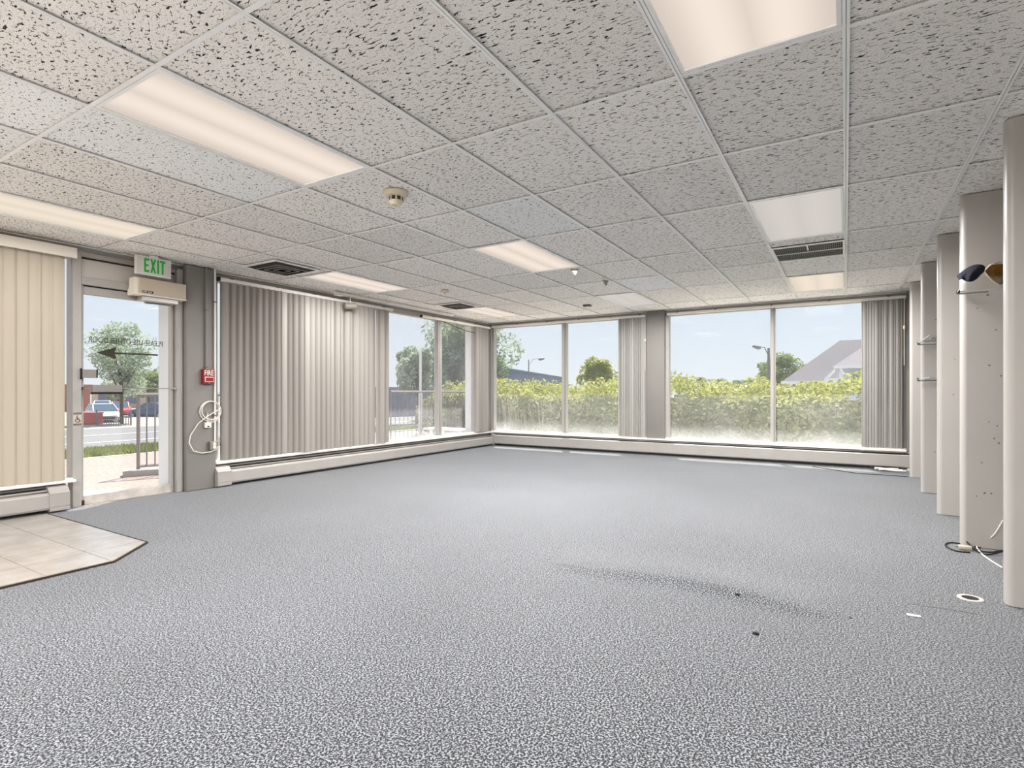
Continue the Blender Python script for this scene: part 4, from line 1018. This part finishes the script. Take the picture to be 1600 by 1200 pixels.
# hedge across the back
def hedge():
    t = thing('hedge', (-2, 12.9, -.1), 'long leafy hedge with yellow-green top outside the back windows', 'hedge')
    x0, x1 = -10.4, 7.0; yc, hw = 12.9, .95
    def top(x): return 1.20 + .07 * np.sin(x * 1.3) + .05 * np.sin(x * 3.7 + 1) + .05 * np.sin(x * 7.1)
    n = 26000
    x = RNG.uniform(x0, x1, n); side = RNG.uniform(0, 1, n)
    y = np.where(side < .7, yc - hw + RNG.normal(0, .10, n) + .12 * np.sin(x * 2.1), yc + RNG.uniform(-hw, hw, n))
    z = np.where(side < .7, RNG.uniform(-.1, 1, n) * (top(x) - .12), top(x) - .10 + RNG.normal(0, .07, n))
    endf = np.clip((x - x0) / .8, 0, 1) ** .5
    z = z * (.45 + .55 * endf)
    low = z < top(x) - .30
    P_ = np.c_[x, y, z]
    v = leaf_cloud(P_[low], None, .055); leaf_obj('foliage', v, 'leaf_hedge', t)
    v2 = leaf_cloud(P_[~low], None, .05)
    xx = RNG.uniform(x0 + .2, x1, 9000); yy = yc - hw * .9 + RNG.uniform(0, 1.6, 9000) ** 1.2; zz = top(xx) + RNG.uniform(-.25, .14, 9000)
    v3 = leaf_cloud(np.c_[xx, yy, zz * (.55 + .45 * np.clip((xx - x0) / .8, 0, 1))], None, .05)
    leaf_obj('sunlit_top', np.vstack([v2, v3]), 'leaf_top', t)  # top leaves yellower: sunlight on them is put into the colour
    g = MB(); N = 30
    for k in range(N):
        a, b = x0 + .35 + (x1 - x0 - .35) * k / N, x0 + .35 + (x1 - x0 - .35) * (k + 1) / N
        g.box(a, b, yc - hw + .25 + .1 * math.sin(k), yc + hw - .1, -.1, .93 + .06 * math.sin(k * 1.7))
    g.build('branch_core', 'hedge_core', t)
    tw = MB()
    for k in range(46):
        xx = RNG.uniform(-8.2, -6.3); tw.tube([(xx, yc - hw - .12, .0), (xx + RNG.normal(0, .05), yc - hw - .2 + RNG.normal(0, .04), RNG.uniform(.5, .95))], .008, 4)
    tag(tw.build('bare_twigs', mat('twig', rgb(190, 182, 160), .9), t), kind='stuff')
hedge()
c = at(934, 590, 15.7)
tree('yellow-green bush standing taller than the hedge', (c.x, c.y, -.1), ((c.x, c.y, 1.36), (.72, .42, .72)), 'leaf_top', 4200, .055, .03, 28)
c = at(722, 566, 34)
tree('large leafy tree behind the room corner', (c.x, c.y, -1.5), ((c.x, c.y, 3.6), (3.9, 3.4, 3.3)), 'leaf_tree', 17000, .15, .28, 40)
c = at(652, 582, 27)
tree('smaller leafy tree left of the large one', (c.x, c.y, -1.5), ((c.x, c.y, 2.3), (1.5, 1.4, 1.7)), 'leaf_tree', 4000, .12, .12, 16)
c = at(190, 560, 38)
tree('tall airy tree across the street seen through the door', (c.x, c.y, -1.4), ((c.x, c.y, 3.3), (2.75, 2.6, 2.9)), 'leaf_tree', 6500, .12, .13, 34)
c = at(232, 608, 52)
tree('rounded green tree behind the parked cars', (c.x, c.y, -1.5), ((c.x, c.y, 1.9), (2.4, 2.2, 1.6)), 'leaf_pale', 5000, .14, .16, 26)
c = at(186, 606, 71)
tree('dark green tree behind the pale car roof', (c.x, c.y, -1.5), ((c.x, c.y, 1.3), (3.0, 2.2, 1.8)), 'leaf_tree', 5000, .16, .16, 26)
c = at(1222, 575, 62)
tree('leafy tree beside the grey roofed house', (c.x, c.y, -1.6), ((c.x, c.y, 3.1), (3.6, 3.0, 2.5)), 'leaf_pale', 8000, .17, .2, 34)
tl = [(1062, 600, 150, 5), (1098, 597, 160, 6), (1128, 601, 150, 4), (1160, 599, 155, 5), (1186, 598, 140, 4), (1020, 600, 150, 6)]
tlab = ['far tree at left of the window horizon', 'tallest far tree on the horizon', 'small far tree between the distant roofs', 'far tree beside distant white roofs', 'far tree next to the second street light', 'far tree hidden mostly by the back pier']
for (px, py, d, wd), lb in zip(tl, tlab):
    c = at(px, py, d); tree(lb, (c.x, c.y, -1.6), ((c.x, c.y, c.z - .3), (wd, 3, 2.0)), 'leaf_tree', 900, .5, .3, 6, group='far trees on the horizon')

# ---------------------------------------------------------------- street lights and pole
def street_light(px, ytop, depth, arm_px, label, r_=.08):
    b = at(px, 640, depth); top = at(px, ytop, depth); e = at(arm_px, ytop - 1, depth)
    t = thing('street_light', (b.x, b.y, -1.6), label, 'street light', 'tall street lights')
    MB().tube([(b.x, b.y, -1.6), (b.x, b.y, top.z)], [r_ * 1.2, r_ * .8], 10).build('pole', 'rail_metal', t, smooth=True)
    T = Vector((b.x, b.y, top.z - .15)); E_ = Vector((e.x, e.y, top.z + .05)); d = (E_ - T)
    MB().tube([T - Vector((0, 0, .3)), T + d * .35 + Vector((0, 0, .12)), T + d * .75 + Vector((0, 0, .08)), E_], r_ * .35, 6).build('arm', 'rail_metal', t, smooth=True)
    u = d.normalized()
    MB().tube([E_ - u * .25, E_ - u * .08, E_ + u * .24], [.05, .11, .06], 8).build('lamp_head', 'rail_metal', t, smooth=True)
street_light(1201, 544, 32, 1182, 'street light with arm to the left, in front of the tree', .085)
street_light(826, 562, 44, 846, 'slender far street light beside the large tree', .05)
b = at(657, 660, 15)
t = thing('sign_pole', (b.x, b.y, -.14), 'white pole outside left window beyond the railing', 'pole')
MB().tube([(b.x, b.y, -.14), (b.x, b.y, 1.0)], .055, 8).build('lower_post', 'house_trim', t)
MB().tube([(b.x, b.y, 1.0), (b.x, b.y, at(657, 547, 15).z)], .035, 8).build('upper_post', 'house_trim', t)

# ---------------------------------------------------------------- buildings
def local_thing(name, px, depth, z, label, cat, rz_extra=0, group=None):
    b = at(px, HOR, depth); t = thing(name, (b.x, b.y, z), label, cat, group, rz=YAW + rz_extra); BASE[t.name] = Vector((0, 0, 0)); return t
# house with hip roof (local x = right in picture, y = away)
D_ = 46; u = D_ / FPX
h = local_thing('house', 1290, D_, -1.6, 'house with large grey hip roof and white trim beyond the hedge', 'house', -.56)
X = lambda px: (px - 1290) * u / 1.15; Z = lambda py: EYE + (HOR - py) * u + 1.6
ez, rz_ = Z(596), Z(527)
g = MB()   # hip roof
x0, x1 = X(1221), X(1221) + 22; ya, yb = -1.0, 9.0; rx = .95
V = [(x0, ya, ez), (x1, ya, ez), (x1, yb, ez), (x0, yb, ez), (rx, 4.0, rz_), (x1 - 5, 4.0, rz_)]
g.add(V, [(0, 1, 5, 4), (1, 2, 5), (2, 3, 4, 5), (3, 0, 4), (0, 3, 2, 1)]); rf = g.build('roof', 'roof_shingle', h, local=True)
MB().box(x0, x1, ya - .06, ya, ez - .22, ez + .02).box(x0 - .06, x0, ya, yb, ez - .22, ez + .02).build('fascia', 'house_trim', rf, local=True)
MB().box(x0 + 1.0, x1 - .8, 0, 8.2, 0, ez).build('wall', 'house_wall', h, local=True)
wz = Z(574)
MB().box(X(1312), X(1312) + 14, -1.6, 2, 0, wz).build('wing_wall', mat('house_blue', rgb(206, 212, 222), .8), h, local=True)
g = MB(); a, b2 = X(1304), X(1312) + 15
g.add([(a, -2.3, wz), (b2, -2.3, wz), (b2, 3.4, wz + 2.0), (a + 2.2, 3.4, wz + 2.0)], [(0, 1, 2, 3)])
g.add([(a, -2.3, wz - .18), (b2, -2.3, wz - .18), (b2, -2.3, wz), (a, -2.3, wz)], [(0, 1, 2, 3)])
g.build('wing_roof', 'roof_shingle', h, local=True)
MB().box(a, b2, -2.38, -2.3, wz - .2, wz + .03).build('gutter', 'house_trim', h, local=True)
MB().prism([(X(1290), Z(592)), (X(1306), Z(577)), (X(1306), Z(582)), (X(1293), Z(594))], 'y', -2.3, -1.9).build('gable_board', 'house_trim', h, local=True)
MB().box(X(1290), X(1316), -2.2, -1.2, Z(596), Z(592)).build('porch_beam', 'house_trim', h, local=True)
for px in (1296, 1303): MB().box(X(px), X(px) + .32, -2.1, -1.75, 0, Z(595)).build('porch_column', 'house_trim', h, local=True)
MB().tube([(X(1314), -2.35, wz - .2), (X(1321), -1.75, wz - .8), (X(1323), -1.72, 0)], .09, 6).build('downspout', 'house_trim', h, local=True)
for px in (1329, 1340):
    f = MB().box(X(px) - .1, X(px) + .55, -1.66, -1.6, Z(606), Z(584)).build('window', 'house_trim', h, local=True)
    MB().box(X(px), X(px) + .45, -1.68, -1.66, Z(604), Z(586)).build('pane', 'house_glass', f, local=True)
for px in (1236, 1256, 1290):
    f = MB().box(X(px) - .1, X(px) + .8, -.06, 0, 1.0, 2.2).build('window', 'house_trim', h, local=True)
    MB().box(X(px), X(px) + .7, -.08, -.06, 1.1, 2.1).build('pane', 'house_glass', f, local=True)
# long slate-blue building left of the first back window
def long_building(pa, da, pb, db, ztop, m, label, name='building', thick=8, roof=None):
    A, B = at(pa, HOR, da), at(pb, HOR, db); d = (B - A); L_ = d.length; rz = math.atan2(d.y, d.x)
    t = thing(name, (A.x, A.y, -1.6), label, 'building', rz=rz); BASE[t.name] = Vector((0, 0, 0))
    MB().box(0, L_, 0, thick, 0, ztop + 1.6).build('wall', m, t, local=True)
    MB().box(-.2, L_ + .2, -.2, thick + .2, ztop + 1.6, ztop + 1.9).build('parapet', m if roof is None else roof, t, local=True)
    n = int(L_ / 3.2)
    for k in range(n):
        f = MB().box(.8 + k * 3.2, 2.4 + k * 3.2, -.05, 0, .9, 2.3).build('window', 'dark_build', t, local=True)
        MB().box(.9 + k * 3.2, 2.3 + k * 3.2, -.07, -.05, 1.0, 2.2).build('pane', 'house_glass', f, local=True)
    return t
long_building(752, 62, 885, 125, 3.9, 'slate_build', 'long slate-blue building seen over hedge beside large tree')
long_building(560, 42, 668, 42, 1.1, 'dark_build', 'low dark grey building behind the railing in left window', thick=5)
long_building(40, 60, 141, 66, 1.6, 'brick', 'reddish brick building at the left of the parking lot')
long_building(143, 78, 300, 82, 1.0, 'cream_build', 'low cream building behind the parked cars')
for px, d, lb in ((1130, 140, 'left of the two tiny white roofed far houses'), (1172, 130, 'right of the two tiny white roofed far houses')):
    t = local_thing('far_house', px, d, -1.6, lb, 'house', group='tiny far houses')
    MB().box(-3, 3, 0, 5, 0, 2.6).build('wall', 'house_wall', t, local=True)
    MB().prism([(-3.4, 2.6), (3.4, 2.6), (0, 4.3)], 'y', -.3, 5.3).build('roof', 'house_trim', t, local=True)

# ---------------------------------------------------------------- cars
def car(px, depth, z, rz, m, label):
    t = local_thing('parked_car', px, depth, z, label, 'car', rz, 'cars in the lot across the street')
    # local x = forward, y = left
    secs = [(-2.2, .55, .30, .80), (-2.05, .78, .26, .92), (-1.5, .86, .22, .98), (-.6, .88, .2, .96), (.7, .88, .2, .94), (1.5, .86, .22, .86), (2.0, .76, .26, .74), (2.2, .55, .32, .62)]
    g = MB(); ring = []
    for x, hw, zb, zt in secs:
        ring.append([(x, -hw, zb + .12), (x, -hw * .92, zb), (x, hw * .92, zb), (x, hw, zb + .12), (x, hw, zt - .18), (x, hw * .86, zt), (x, -hw * .86, zt), (x, -hw, zt - .18)])
    vs_ = [p for r_ in ring for p in r_]; fs = []
    for i in range(len(ring) - 1):
        for k in range(8): fs.append((i * 8 + k, i * 8 + (k + 1) % 8, (i + 1) * 8 + (k + 1) % 8, (i + 1) * 8 + k))
    fs += [tuple(range(8)), tuple(range(len(vs_) - 8, len(vs_)))]
    g.add(vs_, fs).build('body', m, t, smooth=True, local=True)
    cab = [(-1.75, .74, .95), (-1.0, .62, 1.40), (.25, .62, 1.42), (1.15, .74, .93)]
    g = MB(); vs_ = []
    for x, hw, zz in cab: vs_ += [(x, -hw, zz), (x, hw, zz)]
    vs_ += [(-1.75, -.76, .9), (-1.75, .76, .9), (1.15, -.76, .9), (1.15, .76, .9)]
    g.add(vs_, [(0, 1, 3, 2), (2, 3, 5, 4), (4, 5, 7, 6), (0, 2, 4, 6, 10, 8), (1, 9, 11, 7, 5, 3), (8, 9, 1, 0), (6, 7, 11, 10)]).build('cabin_glass', 'car_glass', t, local=True)
    MB().add([(-1.02, -.63, 1.405), (.27, -.63, 1.425), (.27, .63, 1.425), (-1.02, .63, 1.405), (-1.0, -.6, 1.45), (.22, -.6, 1.465), (.22, .6, 1.465), (-1.0, .6, 1.45)],
             [(3, 2, 1, 0), (4, 5, 6, 7), (0, 1, 5, 4), (1, 2, 6, 5), (2, 3, 7, 6), (3, 0, 4, 7)]).build('roof', m, t, local=True)
    for s in (-1, 1):
        for a, b in (((-1.75, .74 * s, .95), (-1.0, .625 * s, 1.41)), ((.25, .625 * s, 1.43), (1.15, .745 * s, .94)), ((-.35, .66 * s, .92), (-.4, .625 * s, 1.42))):
            MB().tube([a, b], .04, 5).build('pillar', m, t, local=True)
        for x in (-1.38, 1.38):
            wv = MB().lathe([(.0001, -.10), (.26, -.10), (.32, -.06), (.32, .06), (.26, .10), (.0001, .10)], (x, .80 * s, .32), 'y', 16).build('wheel', 'tyre', t, smooth=True, local=True)
            MB().lathe([(.0001, 0), (.19, 0), (.17, .02), (.0001, .03)], (x, .80 * s + (.10 if s > 0 else -.13), .32), 'y', 12).build('hubcap', 'steel', wv, local=True)
        MB().bbox(1.98, 2.14, .38 * s - .16, .38 * s + .16, .56, .68, .02, 1).build('headlight', 'house_glass', t, local=True)
    MB().box(2.10, 2.22, -.36, .36, .36, .54).build('grille', 'black', t, local=True)
    return t
car(160, 41, -1.30, -.75, 'car_white', 'white car parked facing the street beside the red bin')
car(240, 50, -1.42, 2.95, 'car_blue', 'dark blue car parked behind the railing balusters')
car(188, 54, -1.40, -1.0, 'car_red', 'red car parked between white and dark blue cars')
car(160, 58, -1.35, -1.0, 'car_silver', 'pale silver car parked behind the white one')
t = local_thing('red_bin', 139, 37, -1.25, 'red box-shaped bin in front of the white car', 'bin')
MB().bbox(-.5, .45, 0, .7, .05, .82, .03, 2).build('body', 'car_red', t, local=True); MB().bbox(-.54, .49, -.04, .74, .82, .90, .02, 1).build('lid', mat('bin_pink', rgb(206, 120, 116), .5), t, local=True)
t = local_thing('picket_fence', 151, 36, -1.25, 'low iron picket fence in front of white car', 'fence')
for k in range(15):
    x = k * 52 * 37 / FPX / 14
    MB().box(x - (.045 if k in (0, 14) else .012), x + (.045 if k in (0, 14) else .012), -.02, .02, 0, 1.1 if k in (0, 14) else .62).build('post' if k in (0, 14) else 'picket', 'rail_metal', t, local=True)
MB().box(0, 52 * 37 / FPX, -.012, .012, .58, .62).build('rail', 'rail_metal', t, local=True)
